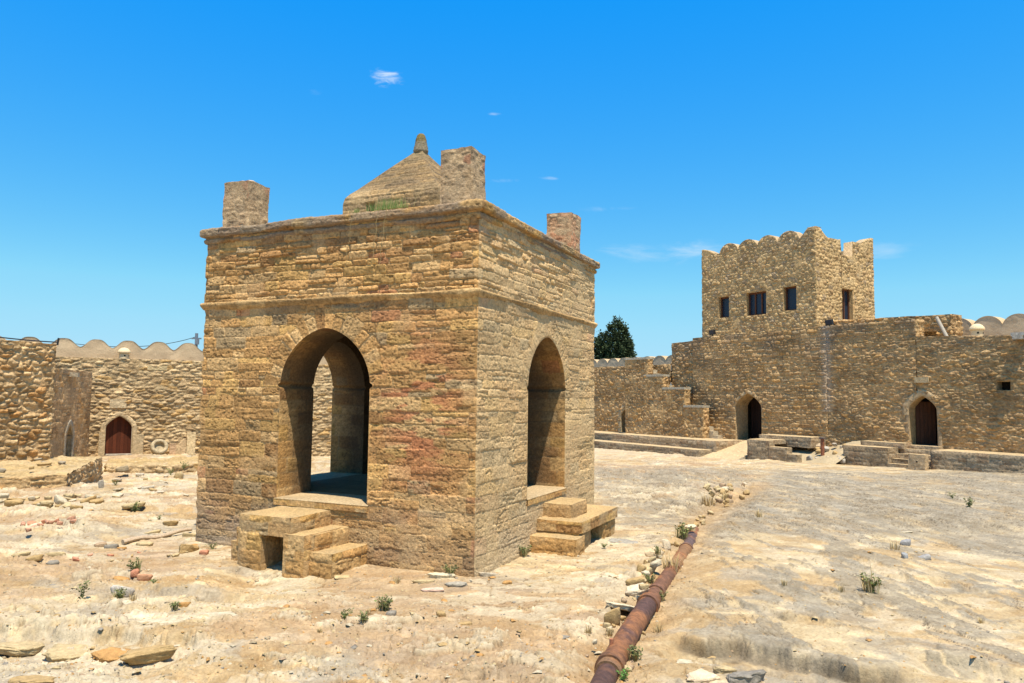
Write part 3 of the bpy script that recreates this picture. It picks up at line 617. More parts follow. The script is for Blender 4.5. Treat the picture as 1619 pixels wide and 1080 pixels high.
# corner stubs
tst = style(kind='r', seed=160, cell=(.22, .13), amp=.012, warp=.04, gap=.004, bev=.016, pal=[(3, (.40, .31, .21)), (2, (.35, .28, .2)), (1.1, (.42, .25, .17)), (2, (.44, .35, .24))], mortar=(.42, .34, .24), plaster=.5, rough=.014)
def turret(l0, l1, r0, r1, z1, seed, red=0, flip=False):
    mb = MB(); st = dict(tst, seed=seed)
    if red: st['pal'] = [(3, (.50, .28, .18)), (2, (.50, .33, .22)), (2, (.47, .36, .25))]
    box_stone(mb, PC, dl, -dr, l0, l1, r0, r1, 5.45, z1, .016, st, he=.0, tst=dict(kind='p', seed=seed + 2, base=(.52, .44, .36), amp=.05), rnd_=.035, seedc=seed)
    P = mb.v
    # lean and taper so that it is no perfect box
    for k, v in enumerate(P):
        t = (v[:, 2] - 5.45) / (z1 - 5.45); cx = v[:, :2].mean(0); v[:, :2] = cx + (v[:, :2] - cx) * 1.0
        v[:, 0] += .02 * t * math.sin(seed) + .02 * (fbm(v[:, 2] * 4, v[:, 0] * 3 + v[:, 1] * 3, seed, 2) - .5); v[:, 1] += .02 * (fbm(v[:, 2] * 4, v[:, 0] * 3, seed + 1, 2) - .5)
        v[:, 2] += t * .06 * (fbm(v[:, 0] * 4, v[:, 1] * 4, seed + 3, 3) - .5)
    mb.build('corner_stub', M_STONE, root)
turret(.21, .75, .1, .62, 6.46, 201); turret(W - .79, W - .22, .1, .66, 6.44, 202); turret(.25, .83, W - .82, W - .24, 6.50, 203, 1); turret(W - .8, W - .2, W - .8, W - .2, 6.45, 204)
# ---- stairs at the left face   (l along dl, depth = outward = negative d)
sst = style(seed=170, cm=(.95, .87, .76), rh=(.16, .3), sw=(.3, .7), amp=.014, warp=.03, rough=.012, plaster=.35, mortar=(.46, .34, .2), split=0, tilt=.3)
stop = dict(kind='p', seed=171, base=(.44, .345, .20), amp=.02, var=.2, base2=(.38, .31, .2))
sg = empty('stair_block', (0, 0, 0), 'x', 'y'); bpy.data.objects.remove(sg)
def rough(mb, k0, seed, amp=.010):
    for v in mb.v[k0:]:
        for j, (a, b) in enumerate(((0, 2), (1, 2), (0, 1))): v[:, j] += amp * 2 * (fbm(v[:, a] * 3.1 + j * 9, v[:, b] * 3.1 + v[:, 3 - a - b] * 2.3, seed, 4, .6) - .5)
def blk(mb, l0, l1, o0, o1, z0, z1, seed, st=sst, top=stop, step=.016):
    box_stone(mb, PC, dl, -dr, l0, l1, -o1, -o0, z0, z1, step, dict(st, seed=seed), he=0., tst=dict(top, seed=seed + 1), rnd_=.03, seedc=seed); rough(mb, -5, 44)
def blk2(mb, r0, r1, o0, o1, z0, z1, seed, st=sst, top=stop, step=.016):
    box_stone(mb, PC, dr, -dl, r0, r1, -o1, -o0, z0, z1, step, dict(st, seed=seed), he=0., tst=dict(top, seed=seed + 1), rnd_=.03, seedc=seed); rough(mb, -5, 44)
# base with the arched niche under the landing
mb = MB(); A0 = PC + dr * 0
ni = Arch(2.93, .21, -.12, .40, .47)
# solid around the niche: left and right piers and the lintel
blk(mb, 3.15, 3.62, -.02, .98, -.5, .52, 501); blk(mb, 3.6, 3.95, -.02, .78, -.5, .25, 502)
blk(mb, 2.3, 2.69, -.02, 1.02, -.5, .50, 503)
ob = mb.build('stair_base', M_STONE, root)
mb = MB(); blk(mb, 2.6, 3.6, -.02, .98, .44, .73, 505)
mb.build('landing', M_STONE, root)
mb = MB(); slab_quad(mb, [P3(PC, dl, -dr, np.array(a), np.array(z), np.array(o)) for a, z, o in ((2.7, -.5, .3), (3.2, -.5, .3), (3.2, .5, .3), (2.7, .5, .3))], (.2, .15, .1)); mb.build('niche_back', M_STONE, root)
for (l0, l1, z0, z1, sd, o1) in ((2.24, 2.66, .22, .49, 511, .86), (1.88, 2.36, -.25, .25, 512, .90), (3.55, 3.82, .2, .48, 513, .8)):
    mb = MB(); blk(mb, l0, l1, -.02, o1, z0, z1, sd); mb.build('step', M_STONE, root)
# ---- stairs at the right face
mb = MB(); blk2(mb, 2.62, 3.48, -.02, .56, .42, .70, 521); mb.build('step', M_STONE, root)
mb = MB(); blk2(mb, 2.32, 4.45, -.02, .86, .27, .46, 522); mb.build('landing', M_STONE, root)
mb = MB(); blk2(mb, 2.34, 3.0, -.02, .80, -.25, .29, 523); blk2(mb, 3.62, 4.42, -.02, .82, -.25, .29, 524); mb.build('stair_base', M_STONE, root)
mb = MB(); blk2(mb, 1.98, 2.42, -.02, .88, -.25, .23, 525); mb.build('step', M_STONE, root)
# ================================================================ RIGHT WING
rw = empty('walled_wing', tuple(WP(8, 0, 0)), 'long brown rubble stone building below the tower with two pointed doorways', 'building')
TST = dict(kind='p', seed=700, base=(.42, .35, .25), amp=.02, var=.2)
rst = style(seed=210, kind='c', rh=(.085, .19), sw=(.16, .5), amp=.045, warp=.05, split=.3, tilt=.7, rough=.012, pal=GREYP, cm=(1.12, .965, .76), cv=.2, mortar=(.44, .34, .2), gap=.006, bev=.022, stain=.35, ejit=.018, round=.03, mcov=.5, und=.04)
rst2 = dict(rst, kind='r', seed=211, cell=(.36, .12), warp=.075, amp=.042)
def rw_tint(U, Z, h, c):
    m = ss(4.2, 5.6, Z) * ss(.35, .65, fbm(U * .8, Z * .8, 402, 4)) * .55; c = mix(c, C3((.18, .14, .10)), m[..., None])
    m = np.exp(-((U - 17) / 1.6) ** 2) * ss(.4, .6, fbm(U * .9, Z * .9, 403, 3)) * .5; c = mix(c, C3((.15, .11, .07)), m[..., None])
    m = np.exp(-((U - 9.1) / .25) ** 2) * (Z > 2) * .35; c = mix(c, C3((.42, .38, .34)), m[..., None])
    return h, c
dR = Arch(4.5, .60, .68, 2.2, 2.81); d1 = Arch(13.84, .86, .36, 2.15, 2.89); d3 = Arch(23.45, .58, .36, 1.35, 1.97); nch = Arch(1.27, .25, 3.06, 3.39, 3.39)
mb = MB(); wall_block(mb, WA, we, wn, -6, 4.74, -.6, lambda u: 5.2 + .045 * u + .05 * (fbm(u * 2, u * 0, 5, 3) - .5), .7, .03, rst2, (dR, nch), ends=(0, 0), tst=TST, vous=False, tint=rw_tint, back=0)
reveal(mb, WA, we, wn, nch, .45, .05, TST, closed=True); mb.build('wall', M_FAR, rw)
mb = MB(); wall_block(mb, WA, we, wn, 4.72, 9.12, 5.2, lambda u: 6.19 + .03 * (fbm(u * 2, u * 0, 6, 3) - .5), .7, .03, dict(rst, seed=212), (), ends=(1, 0), tst=TST, tint=rw_tint); mb.build('parapet', M_FAR, rw)
mb = MB(); face(mb, WA + wn * .004, we, wn, 4.74, 9.12, -.6, 5.24, .03, dict(rst2, seed=213), (Arch(4.5, .6, .68, 2.2, 2.81),), edges=(0, 0, 0), vous=False, tint=rw_tint); mb.build('wall', M_FAR, rw)
mb = MB(); wall_block(mb, WA, we, wn, 9.1, 17.8, -.8, lambda u: 6.2 - .012 * (u - 9) + .03 * (fbm(u * 2, u * 0, 7, 3) - .5), .7, .032, dict(rst, seed=214, rh=(.12, .24), sw=(.2, .55)), (d1,), ends=(0, 1), tst=TST, vous=(.25, .2), tint=rw_tint, back=0); mb.build('wall', M_FAR, rw)
mb = MB(); wall_block(mb, WA - wn * .12, we, wn, 17.7, 19.64, -.8, lambda u: 5.95 - .03 * (u - 17.8) + .04 * (fbm(u * 3, u * 0, 8, 3) - .5), .7, .035, dict(rst2, seed=215, cell=(.3, .2), amp=.07), (), ends=(0, 1), tst=TST, tint=rw_tint); mb.build('wall', M_FAR, rw)
# end walls, roofs, dark rooms behind
mb = MB()
def flat(mb, u0, u1, o0, o1, z, col=(.48, .42, .34), n_=12):
    U, O = np.meshgrid(np.linspace(u0, u1, n_ * 3), np.linspace(o0, o1, n_), indexing='ij'); h, c = field(U, O, dict(kind='p', seed=int(abs(u0 * 7)) + 3, base=col, amp=.02)); mb.grid(P3(WA, we, wn, U, z + h, -O), c)
flat(mb, -6, 9.15, .65, 4.2, 5.28); flat(mb, 4.8, 17.8, .66, 7, 5.75); flat(mb, 17.6, 19.64, .7, 7, 5.5)
mb.build('roof', M_PLASTER, rw)
mb = MB()
for (u0, u1, o0, o1, z0, z1) in ((-6, 19.5, 7.1, 7.4, -.8, 5.5), (-6.2, -6, 0, 7.4, -.8, 5.3), (19.3, 19.6, .3, 7.4, -.8, 5.4)):
    c0 = WA + we * (u0 + u1) / 2 - wn * (o0 + o1) / 2; R = np.array([[we[0], -wn[0], 0], [we[1], -wn[1], 0], [0, 0, 1]]); plain_box(mb, (c0[0], c0[1], (z0 + z1) / 2), u1 - u0, o1 - o0, z1 - z0, (.35, .27, .18), R)
mb.build('rear_wall', M_FAR, rw)
mb = MB(); reveal(mb, WA, we, wn, dR, .5, .05, dict(TST, base=(.46, .36, .22))); arch_band(mb, WA, we, wn, dR, .30, .03, 0.01, (.47, .335, .185), 3, jamb=False); arch_band(mb, WA, we, wn, dR, .18, .022, .01, (.42, .30, .17), 5, jamb=True)
mb.build('door_frame', M_FAR, rw)
mb = MB(); reveal(mb, WA, we, wn, d1, 1.0, .05, dict(TST, base=(.44, .35, .23))); arch_band(mb, WA, we, wn, d1, .16, .03, .01, (.44, .32, .18), 6, jamb=False); mb.build('door_frame', M_FAR, rw)
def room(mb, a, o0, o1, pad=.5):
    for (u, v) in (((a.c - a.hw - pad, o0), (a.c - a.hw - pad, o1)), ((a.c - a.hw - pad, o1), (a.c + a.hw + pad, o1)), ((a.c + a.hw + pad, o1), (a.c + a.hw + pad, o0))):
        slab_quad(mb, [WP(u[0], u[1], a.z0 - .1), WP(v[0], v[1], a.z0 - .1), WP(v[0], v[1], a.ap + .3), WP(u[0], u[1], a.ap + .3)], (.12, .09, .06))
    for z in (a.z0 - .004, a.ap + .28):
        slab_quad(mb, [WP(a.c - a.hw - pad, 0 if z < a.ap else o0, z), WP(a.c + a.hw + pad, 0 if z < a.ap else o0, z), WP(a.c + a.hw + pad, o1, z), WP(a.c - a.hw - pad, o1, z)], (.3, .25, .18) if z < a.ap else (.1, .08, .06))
mb = MB(); room(mb, dR, .5, 3.5); mb.build('dark_room', M_FAR, rw); mb = MB(); slab_quad(mb, [WP(1.6, .44, 2.95), WP(.95, .44, 2.95), WP(.95, .44, 3.5), WP(1.6, .44, 3.5)], (.03, .024, .018)); mb.build('niche_back', M_FAR, rw); mb = MB(); room(mb, d1, 1.0, 5.5); mb.build('dark_room', M_FAR, rw)  # niche back near black: the recess shade is put into its colour
# open door leaves
def leaf(base_u, base_o, dir_u, dir_o, width, a, col, name, parent):
    E2 = we * dir_u - wn * dir_o; E2 /= np.linalg.norm(E2); N2 = np.array([E2[1], -E2[0]]); 
    if N2 @ (WP(base_u, base_o)[:2]) > 0: N2 = -N2
    b = Arch(width / 2, width / 2, a.z0 + .02, a.ap - .25, a.ap - .25); 
    return wood_door(WP(base_u, base_o)[:2], E2, N2, b, 0, parent, col, name)
leaf(5.06, .45, -.7, .75, .8, dR, (.07, .03, .016), 'door', rw)
leaf(14.6, 1.15, -1, .05, 1.5, d1, (.016, .007, .005), 'door', rw)
mb = MB(); c0 = WP(4.5, -.02, 3.5); R = np.array([[we[0], -wn[0], 0], [we[1], -wn[1], 0], [0, 0, 1]]); plain_box(mb, c0, .6, .1, .24, (.46, .35, .2), R); mb.build('plaque', M_FAR, rw)
mb = MB(); plain_box(mb, WP(.58, -.02, 5.12), .36, .66, .16, (.42, .37, .30), R); plain_box(mb, WP(.58, .05, 5.24), .5, .7, .14, (.46, .41, .34), R); mb.build('water_spout', M_FAR, rw)
# rooftop: broken wall, merlon wall, vent, leaning pipe
mb = MB(); wall_block(mb, WA - wn * 2.0 * -1 * -1, we, wn, 4.15, 10, 5.3, lambda u: 6.48 + .03 * (u - 4) + .06 * (fbm(u * 3, u * 0, 9, 3) - .5), .8, .035, dict(rst2, seed=216, cell=(.3, .18), amp=.08), (), ends=(1, 0), tst=TST); mb.build('roof_wall', M_FAR, rw)
# =============== merlon walls
PLS = dict(kind='p', seed=230, base=(.40, .355, .29), amp=.018, var=.22, base2=(.47, .42, .35)); PLT = dict(kind='p', seed=231, base=(.44, .36, .25), amp=.015, var=.15)
def scallop(pk, per, zv, hgt, p=.5):
    def f(u): t = (u - pk) / per; t = t - np.round(t); return zv + hgt * np.maximum(1 - (2 * np.abs(t)) ** 2, 0) ** p
    return f
def bumps(pk, per, zv, hgt):
    def f(u): t = (u - pk) / per; t = t - np.round(t); return zv + hgt * np.exp(-np.abs(t / .355) ** 3.2)
    return f
root2 = empty('merlon_wall', tuple(WP(2, 3.5, 5)), 'grey plastered outer wall with large rounded merlons at the right edge behind the roof vent', 'wall')
mb = MB(); wall_block(mb, WA - wn * 3.5, we, wn, -6, 5.7, 5.0, scallop(4.64, 1.245, 5.98, .46, .62), .75, .035, PLS, (), tst=PLT); mb.build('wall', M_PLASTER, root2)
vent = empty('roof_vent', tuple(WP(2.9, 1.5, 5.3)), 'small cream dome topped vent on the roof of the right wing', 'vent')
def make_vent(loc, s, parent):
    mb = MB(); A_ = np.linspace(0, 2 * np.pi, 29); T, K = np.meshgrid(A_, np.arange(2), indexing='ij'); zz = np.array([0, .32])[K] * s
    mb.grid(np.stack([loc[0] + .25 * s * np.cos(T), loc[1] + .25 * s * np.sin(T), loc[2] + zz], -1), C3((.62, .49, .30))); mb.build('drum', M_PLASTER, parent)
    mb = MB(); pr = np.array([(.27, .31), (.32, .32), (.33, .36), (.30, .44), (.22, .54), (.12, .60), (0, .62)]); T, K = np.meshgrid(A_, np.arange(len(pr)), indexing='ij')
    mb.grid(np.stack([loc[0] + pr[K, 0] * s * np.cos(T), loc[1] + pr[K, 0] * s * np.sin(T), loc[2] + pr[K, 1] * s], -1), C3((.64, .50, .30))); mb.build('cap', M_PLASTER, parent)
    v = np.array([-loc[0], -loc[1]]); v /= np.linalg.norm(v)
    for an in (.15, 1.25):
        mb = MB(); q = np.array([v[0] * math.cos(an) - v[1] * math.sin(an), v[0] * math.sin(an) + v[1] * math.cos(an)]); p0 = np.array([loc[0] + q[0] * .22 * s, loc[1] + q[1] * .22 * s, loc[2] + .17 * s]); tube(mb, [p0, p0 + np.array([q[0], q[1], 0]) * .034 * s], .045 * s, C3((.01, .01, .01)), 12); mb.build('vent_hole', M_FAR, parent)
make_vent(WP(2.9, 1.5, 5.36), .92, vent)
mb = MB(); tube(mb, [WP(3.75, .75, 5.3), WP(4.28, .9, 6.28)], .075, C3((.38, .33, .26)), 14); o = mb.build('leaning_pipe', M_PLASTER); tag(o, 'pale pipe leaning against the broken roof wall on the right wing', 'pipe')
# far low wall (behind the stair) and its merlons
fw = empty('courtyard_wall', tuple(WP(26, 0, 0)), 'low brown rubble wall with a small pointed doorway beside the outer stair', 'wall')
mb = MB(); wall_block(mb, WA, we, wn, 19.6, 36, -.8, lambda u: 4.62 + .08 * (fbm(u * 1.5, u * 0, 10, 3) - .5), .7, .04, dict(rst2, seed=217, cell=(.36, .2), amp=.06), (d3,), ends=(0, 0), tst=TST, vous=False, back=0); mb.build('wall', M_FAR, fw)
mb = MB(); reveal(mb, WA, we, wn, d3, .5, .06, dict(TST, base=(.44, .35, .22))); arch_band(mb, WA, we, wn, d3, .34, .035, .01, (.42, .33, .2), 7); mb.build('door_frame', M_FAR, fw)
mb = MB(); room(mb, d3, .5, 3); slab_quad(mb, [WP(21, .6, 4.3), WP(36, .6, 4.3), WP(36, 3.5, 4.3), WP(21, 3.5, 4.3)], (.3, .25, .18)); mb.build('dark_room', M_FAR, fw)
fm = empty('merlon_wall', tuple(WP(26, 2, 4)), 'distant plastered wall with small round merlons below the dark conifer', 'wall')
mb = MB(); wall_block(mb, WA - wn * 2, we, wn, 19.9, 38, 3.6, scallop(27.22, 1.15, 4.98, .36, .6), .8, .04, dict(PLS, seed=232), (), tst=PLT); mb.build('wall', M_PLASTER, fm)
# outer stair
stt = empty('outer_stair', tuple(WP(19, -.9, .4)), 'brown stone stair climbing left along the far wall in four high stages', 'stairs')
ost = dict(rst2, seed=218, cell=(.34, .19), amp=.055, warp=.09, plaster=.25); cap = dict(kind='p', seed=240, base=(.42, .37, .28), amp=.015)
FB = WA + wn * .9
for k, (u0, u1, z1) in enumerate(((16.2, 17.62, 2.2), (17.6, 19.34, 3.22), (19.32, 20.92, 3.99), (20.62, 22.66, 5.06))):
    mb = MB(); wall_block(mb, FB + wn * (.0 + .003 * k), we, wn, u0, u1, -.3 if k == 0 else -.3, z1 - .12, .45, .035, dict(ost, seed=218 + k), (), ends=(1, 1), tst=TST, seedc=300 + k * 5)
    mb.build('stage', M_FAR, stt)
    mb = MB(); c0 = WA + we * (u0 + u1) / 2 + wn * .68; plain_box(mb, (c0[0], c0[1], z1 - .06), u1 - u0 + .06, .56, .13, (.40, .35, .26), R); mb.build('capstone', M_FAR, stt)
for k in range(17):
    u0 = 15.6 + k * .32; mb = MB(); c0 = WA + we * (u0 + .16) + wn * .22; zt = .55 + k * .235; plain_box(mb, (c0[0], c0[1], zt / 2 - .1), .33, .44, zt + .2, (.46, .38, .26), R); mb.build('step', M_FAR, stt)
# platforms, ramp and steps
pst = style(seed=250, rh=(.17, .24), sw=(.3, .6), amp=.018, warp=.015, split=.05, rough=.01, pal=[(2, (.30, .26, .20)), (2, (.35, .29, .21)), (1, (.27, .21, .15))], mortar=(.40, .33, .23), bev=.014, stain=.4)
ptop = dict(kind='p', seed=260, base=(.44, .37, .255), amp=.012, var=.15)
def plat(name, parts, label, cat, parent=None):
    r = empty(name, tuple(WP(parts[0][1], parts[0][3], 0)), label, cat)
    for (pn, u0, u1, o0, o1, z0, z1, sd) in parts:
        mb = MB(); box_stone(mb, WA, we, wn, u0, u1, o0, o1, z0, z1, .04, dict(pst, seed=sd), he=.0, tst=dict(ptop, seed=sd + 1), rnd_=.04, seedc=sd); mb.build(pn, M_FAR, r)
    return r
plat('stone_terrace', [('lower_step', 14.3, 34, -3.3, -2.2, -.9, -.07, 601), ('upper_step', 14.05, 22.35, -2.3, -.02, -.9, .38, 602), ('upper_step', 22.3, 34, -1.9, -.02, -.9, .33, 603)], 'two stepped low stone terrace running left from the pale ramp below the far wall', 'terrace')
plat('ruined_wall', [('wall', 10.5, 11.8, -2.6, -2.15, -.8, .60, 611), ('wall', 9.5, 10.52, -2.61, -2.2, -.8, .33, 612), ('wall', 8.95, 9.52, -2.6, -2.25, -.8, .05, 613), ('capstone', 10.6, 12.0, -2.2, -.9, .42, .62, 614), ('side_wall', 11.5, 11.8, -2.2, -.1, -.8, .50, 615), ('capstone', 9.2, 12.2, -1.2, -.05, .3, .80, 616)], 'crumbling low block wall stepping down beside the ramp, left of the rusty post', 'ruined wall')
plat('stone_platform', [('platform', 5.25, 7.35, -1.5, -.02, -.8, .57, 621), ('capstone', 5.0, 7.0, -.7, -.02, .5, .76, 622), ('platform', -6, 3.45, -1.5, -.02, -.8, .60, 623)], 'long low stone platform with pale top in front of the right doorway', 'platform')
plat('door_steps', [('step', 3.45, 5.26, -1.55, -1.2, -.8, -.08, 631), ('step', 3.45, 5.26, -1.22, -.9, -.8, .12, 632), ('step', 3.45, 5.26, -.92, -.6, -.8, .32, 633), ('step', 3.45, 5.26, -.62, -.02, -.8, .53, 634), ('doorstep', 3.7, 5.2, -.35, .3, .4, .68, 635)], 'four pale worn steps rising to the right doorway beside the holed stone', 'steps')
mb = MB(); U, T = np.meshgrid(np.linspace(11.95, 14.2, 40), np.linspace(0, 1, 50), indexing='ij'); h, c = field(U, T * 4, dict(kind='p', seed=270, base=(.46, .39, .275), amp=.006, var=.12))
Zr = -.62 + T * 1.0; P = P3(WA, we, wn, U, Zr + h, 4.15 * (1 - T)); mb.grid(P, c)
for uu in (11.95, 14.2):
    T2 = np.linspace(0, 1, 20); Zt = -.62 + T2 * 1.0; mb.grid(P3(WA, we, wn, np.full((2, 20), uu), np.stack([Zt - .5, Zt]), np.stack([4.15 * (1 - T2)] * 2)), C3((.5, .42, .3)))
o = mb.build('ramp', M_FAR); tag(o, 'smooth pale ramp leading up to the left arched doorway of the wing', 'ramp')
# holed block
hb = empty('holed_stone', tuple(WP(3.75, -1.85, -.2)), 'squarish weathered stone with a small drilled hole leaning by the right steps', 'stone block')
mb = MB(); box_stone(mb, WA, we, wn, 3.4, 4.1, -2.0, -1.7, -.3, .42, .03, dict(kind='p', seed=280, base=(.42, .35, .26), base2=(.56, .47, .34), amp=.03), rnd_=.05, seedc=640)
mb.build('block', M_FAR, hb)
mb = MB(); p = WP(3.72, -2.02, .12); tube(mb, [p, p + np.array([-wn[0], -wn[1], 0]) * -.012], .035, C3((.01, .01, .01)), 12); mb.build('hole', M_FAR, hb)
# rusty post
mb = MB(); tube(mb, [WP(8.45, -1.4, -.5 + .1 * 0), WP(8.45, -1.4, .8)], .085, C3((.24, .085, .04)), 12); plain_box(mb, WP(8.45, -1.4, .82), .24, .2, .08, (.12, .09, .08), R); o = mb.build('rusty_post', M_RUST); tag(o, 'short rust red iron post standing in rubble below the tower corner', 'post')
# ================================================================ TOWER
tw = empty('square_tower', tuple(WP(14, 1, 6)), 'square rubble tower with scalloped battlements and small wooden windows above the wing', 'tower')
TA = WA - wn * .8 * -1 * -1; TA = WA - wn * .8
tst2 = style(kind='r', seed=290, cell=(.27, .18), amp=.05, warp=.06, tilt=.5, rough=.012, gap=.006, bev=.026, pal=[(4, (.45, .34, .195)), (3, (.50, .385, .23)), (2, (.36, .26, .15)), (1, (.32, .26, .19))], mortar=(.46, .35, .2), cm=(1.15, 1.01, .80), mcov=.45, stain=.22, plaster=.12)
w1 = Arch(16.15, .38, 7.22, 8.42, 8.42); w2 = Arch(13.88, .66, 7.18, 8.45, 8.45); w3 = Arch(11.72, .40, 7.24, 8.5, 8.5)
TU0, TU1, TZ = 10.15, 17.8, 11.0
def tw_top(u):
    sc = scallop(13.1, 1.33, TZ - .03, .50, .6)(u); out = np.where((u > 11.1) & (u < 16.7), sc, TZ)
    out = np.where(u <= 11.1, 10.98 + .45 * ss(11.1, 10.5, u), out); out = np.where(u >= 16.42, 10.98 + .42 * (1 - ss(17.7, 16.45, u)), out); return out
def tw_tint(U, Z, h, c):
    m = ss(9.9, 11.0, Z) * ss(.4, .6, fbm(U, Z, 405, 3)) * .3; c = mix(c, C3((.28, .22, .15)), m[..., None]); return h, c
mb = MB(); face(mb, TA, we, wn, TU0, TU1, 5.4, tw_top, .03, tst2, (w1, w2, w3), tint=tw_tint, vous=False, shared=(91, 92)); top_strip(mb, TA, we, wn, TU0, TU1, tw_top, .55, .035, PLT)
for a in (w1, w2, w3): reveal(mb, TA, we, wn, a, .32, .05, dict(kind='p', seed=5, base=(.45, .35, .21), amp=.01), closed=True)
mb.build('wall', M_FAR, tw)
KA = TA + we * TU0; kn = -we; ke = -wn   # right face starts at the corner, runs away from the viewer
w4 = Arch(2.62, .47, 6.75, 8.42, 8.42); TD = 5.1
def tr_top(v): 
    o = np.where(v < 2.1, np.where(v < 1.15, 10.96 + .47 * (1 - ss(.15, 1.1, v)), 10.97), 11.02)
    o = np.where((v > 2.12) & (v < 3.16), 10.2, o); o = np.where(v > 3.7, 11.0 + .42 * ss(3.7, 4.9, v), o); return o
mb = MB(); face(mb, KA, ke, kn, 0, TD, 5.4, tr_top, .03, dict(tst2, seed=291, mortar=(.52, .42, .27)), (w4,), vous=False, shared=(91, 93)); top_strip(mb, KA, ke, kn, 0, TD, tr_top, .5, .035, PLT)
reveal(mb, KA, ke, kn, w4, .3, .05, dict(kind='p', seed=6, base=(.45, .35, .21), amp=.01), closed=True); mb.build('wall', M_FAR, tw)
# inner faces of notch
mb = MB(); bx = TA + we * TU1
wall_block(mb, TA - wn * (TD - .5), we, wn, TU0 + .1, TU1 - .1, 5.4, 10.9, .5, .12, tst2, (), ends=(0, 0), tst=PLT)
wall_block(mb, TA + we * (TU1 - .5) , ke, -we, 0.3, TD - .05, 5.4, 10.9, .44, .12, tst2, (), ends=(0, 0), tst=PLT, back=0)
face(mb, TA + we * TU1, -wn, we, 0, TD, 5.4, 10.98, .12, tst2)
slab_quad(mb, [WP(TU0 + .1, .9, 9.9), WP(TU1 - .1, .9, 9.9), WP(TU1 - .1, .8 + TD - .1, 9.9), WP(TU0 + .1, .8 + TD - .1, 9.9)], (.4, .34, .27))
mb.build('wall', M_FAR, tw)
def window(A, e, n, a, depth, parent, npan=1, openleft=False):
    R_3 = np.array([[e[0], -n[0], 0], [e[1], -n[1], 0], [0, 0, 1]]); w = a.hw * 2; h = a.ap - a.z0; t = .075
    mb = MB(); c = (.11, .045, .022)
    def bx(u, z, su, sz, o=0, col=c): q = A + e * u - n * (depth + o); plain_box(mb, (q[0], q[1], z), su, .07, sz, col, R_3)
    zc = (a.z0 + a.ap) / 2
    bx(a.c - a.hw + t / 2, zc, t, h); bx(a.c + a.hw - t / 2, zc, t, h); bx(a.c, a.z0 + t / 2, w - 2 * t, t, .002); bx(a.c, a.ap - t / 2, w - 2 * t, t, .002)
    for k in range(1, npan): bx(a.c - a.hw + w * k / npan, zc, t, h - 2 * t, .004)
    f = mb.build('window_frame', M_WOOD, parent)
    mb = MB(); q = A + e * a.c - n * (depth + .035); plain_box(mb, (q[0], q[1], zc), w - t, .01, h - t, (0, 0, 0), R_3); g = mb.build('pane', M_GLASS, f)
    g.matrix_parent_inverse = Matrix.Translation(-tw.location) @ Matrix.Identity(4); g.matrix_parent_inverse = f.matrix_parent_inverse.copy()
    bpy.context.view_layer.update(); g.matrix_parent_inverse = f.matrix_world.inverted()
for a, k in ((w1, 1), (w2, 3), (w3, 1)): window(TA, we, wn, a, .22, tw, k)
window(KA, ke, kn, w4, .22, tw, 2)
for k, (u, lab) in enumerate(((16.42, 'small black floodlight below the leftmost tower window'), (9.0, 'small black floodlight at the foot of the tower right corner'))):
    fl = empty('floodlight', tuple(WP(u, .12, 6.2)), lab, 'floodlight', 'floodlights on the wing roof')
    Rt = R @ np.array([[1, 0, 0], [0, math.cos(.25), -math.sin(.25)], [0, math.sin(.25), math.cos(.25)]])
    mb = MB(); plain_box(mb, WP(u, .12, 6.36), .36, .16, .26, (.02, .02, .02), Rt); plain_box(mb, WP(u, .14, 6.22), .06, .06, .16, (.02, .02, .02), R); mb.build('housing', M_BLACK, fl)
    mb = MB(); plain_box(mb, WP(u, .035, 6.37), .29, .012, .19, (.1, .15, .2), Rt); mb.build('lens', M_GLASS, fl)
# ================================================================ LEFT SIDE
a0 = math.radians(25); e0 = np.array([math.sin(a0), math.cos(a0)]); n0 = np.array([e0[1], -e0[0]]); LC = np.array([-15.2, 25.])
lst = style(kind='r', seed=310, cm=(1.08, .95, .76), cell=(.34, .17), amp=.085, warp=.08, tilt=.8, rough=.025, gap=.008, bev=.04, pal=[(4, (.46, .345, .205)), (3, (.52, .40, .25)), (2, (.36, .26, .15)), (1.5, (.42, .26, .12))], mortar=(.40, .30, .19), mcov=.4, ejit=.03, und=.05)
lw = empty('rubble_building', (-16, 24, 0), 'tall coarse rubble wall of yellow stones at the left edge', 'building')
mb = MB(); wall_block(mb, LC - e0 * 8, e0, n0, 0, 8, -.4, lambda u: 4.16 + .06 * (fbm(u * 2, u * 0, 12, 3) - .5), 4, .026, lst, (), tst=TST); mb.build('wall', M_FAR, lw)
a1_ = math.radians(-16); e1 = np.array([math.sin(a1_), math.cos(a1_)]); n1 = np.array([e1[1], -e1[0]])
lb = empty('low_annex', (-16, 28, 0), 'shaded smoother stone annex with a narrow pointed doorway behind the rubble wall', 'building')
LB = LC - n1 * .3
dn = Arch(3.2, .42, .02, .85, 1.34)
lst2 = style(seed=320, cm=(1.28, 1.08, .84), rh=(.14, .24), sw=(.25, .5), amp=.02, warp=.03, pal=GREYP, mortar=(.38, .3, .2), plaster=.45, stain=.4)
mb = MB(); wall_block(mb, LB, e1, n1, .12, 6.0, -.4, lambda u: 3.38 + .03 * (fbm(u * 2, u * 0, 13, 3) - .5), 3, .03, lst2, (dn,), tst=TST, vous=False, back=0); mb.build('wall', M_FAR, lb)
mb = MB(); reveal(mb, LB, e1, n1, dn, .45, .05, TST); arch_band(mb, LB, e1, n1, dn, .22, .03, .01, (.42, .34, .23), 8); mb.build('door_frame', M_FAR, lb)
wood_door(LB, e1, n1, dn, .4, lb, (.04, .03, .025))
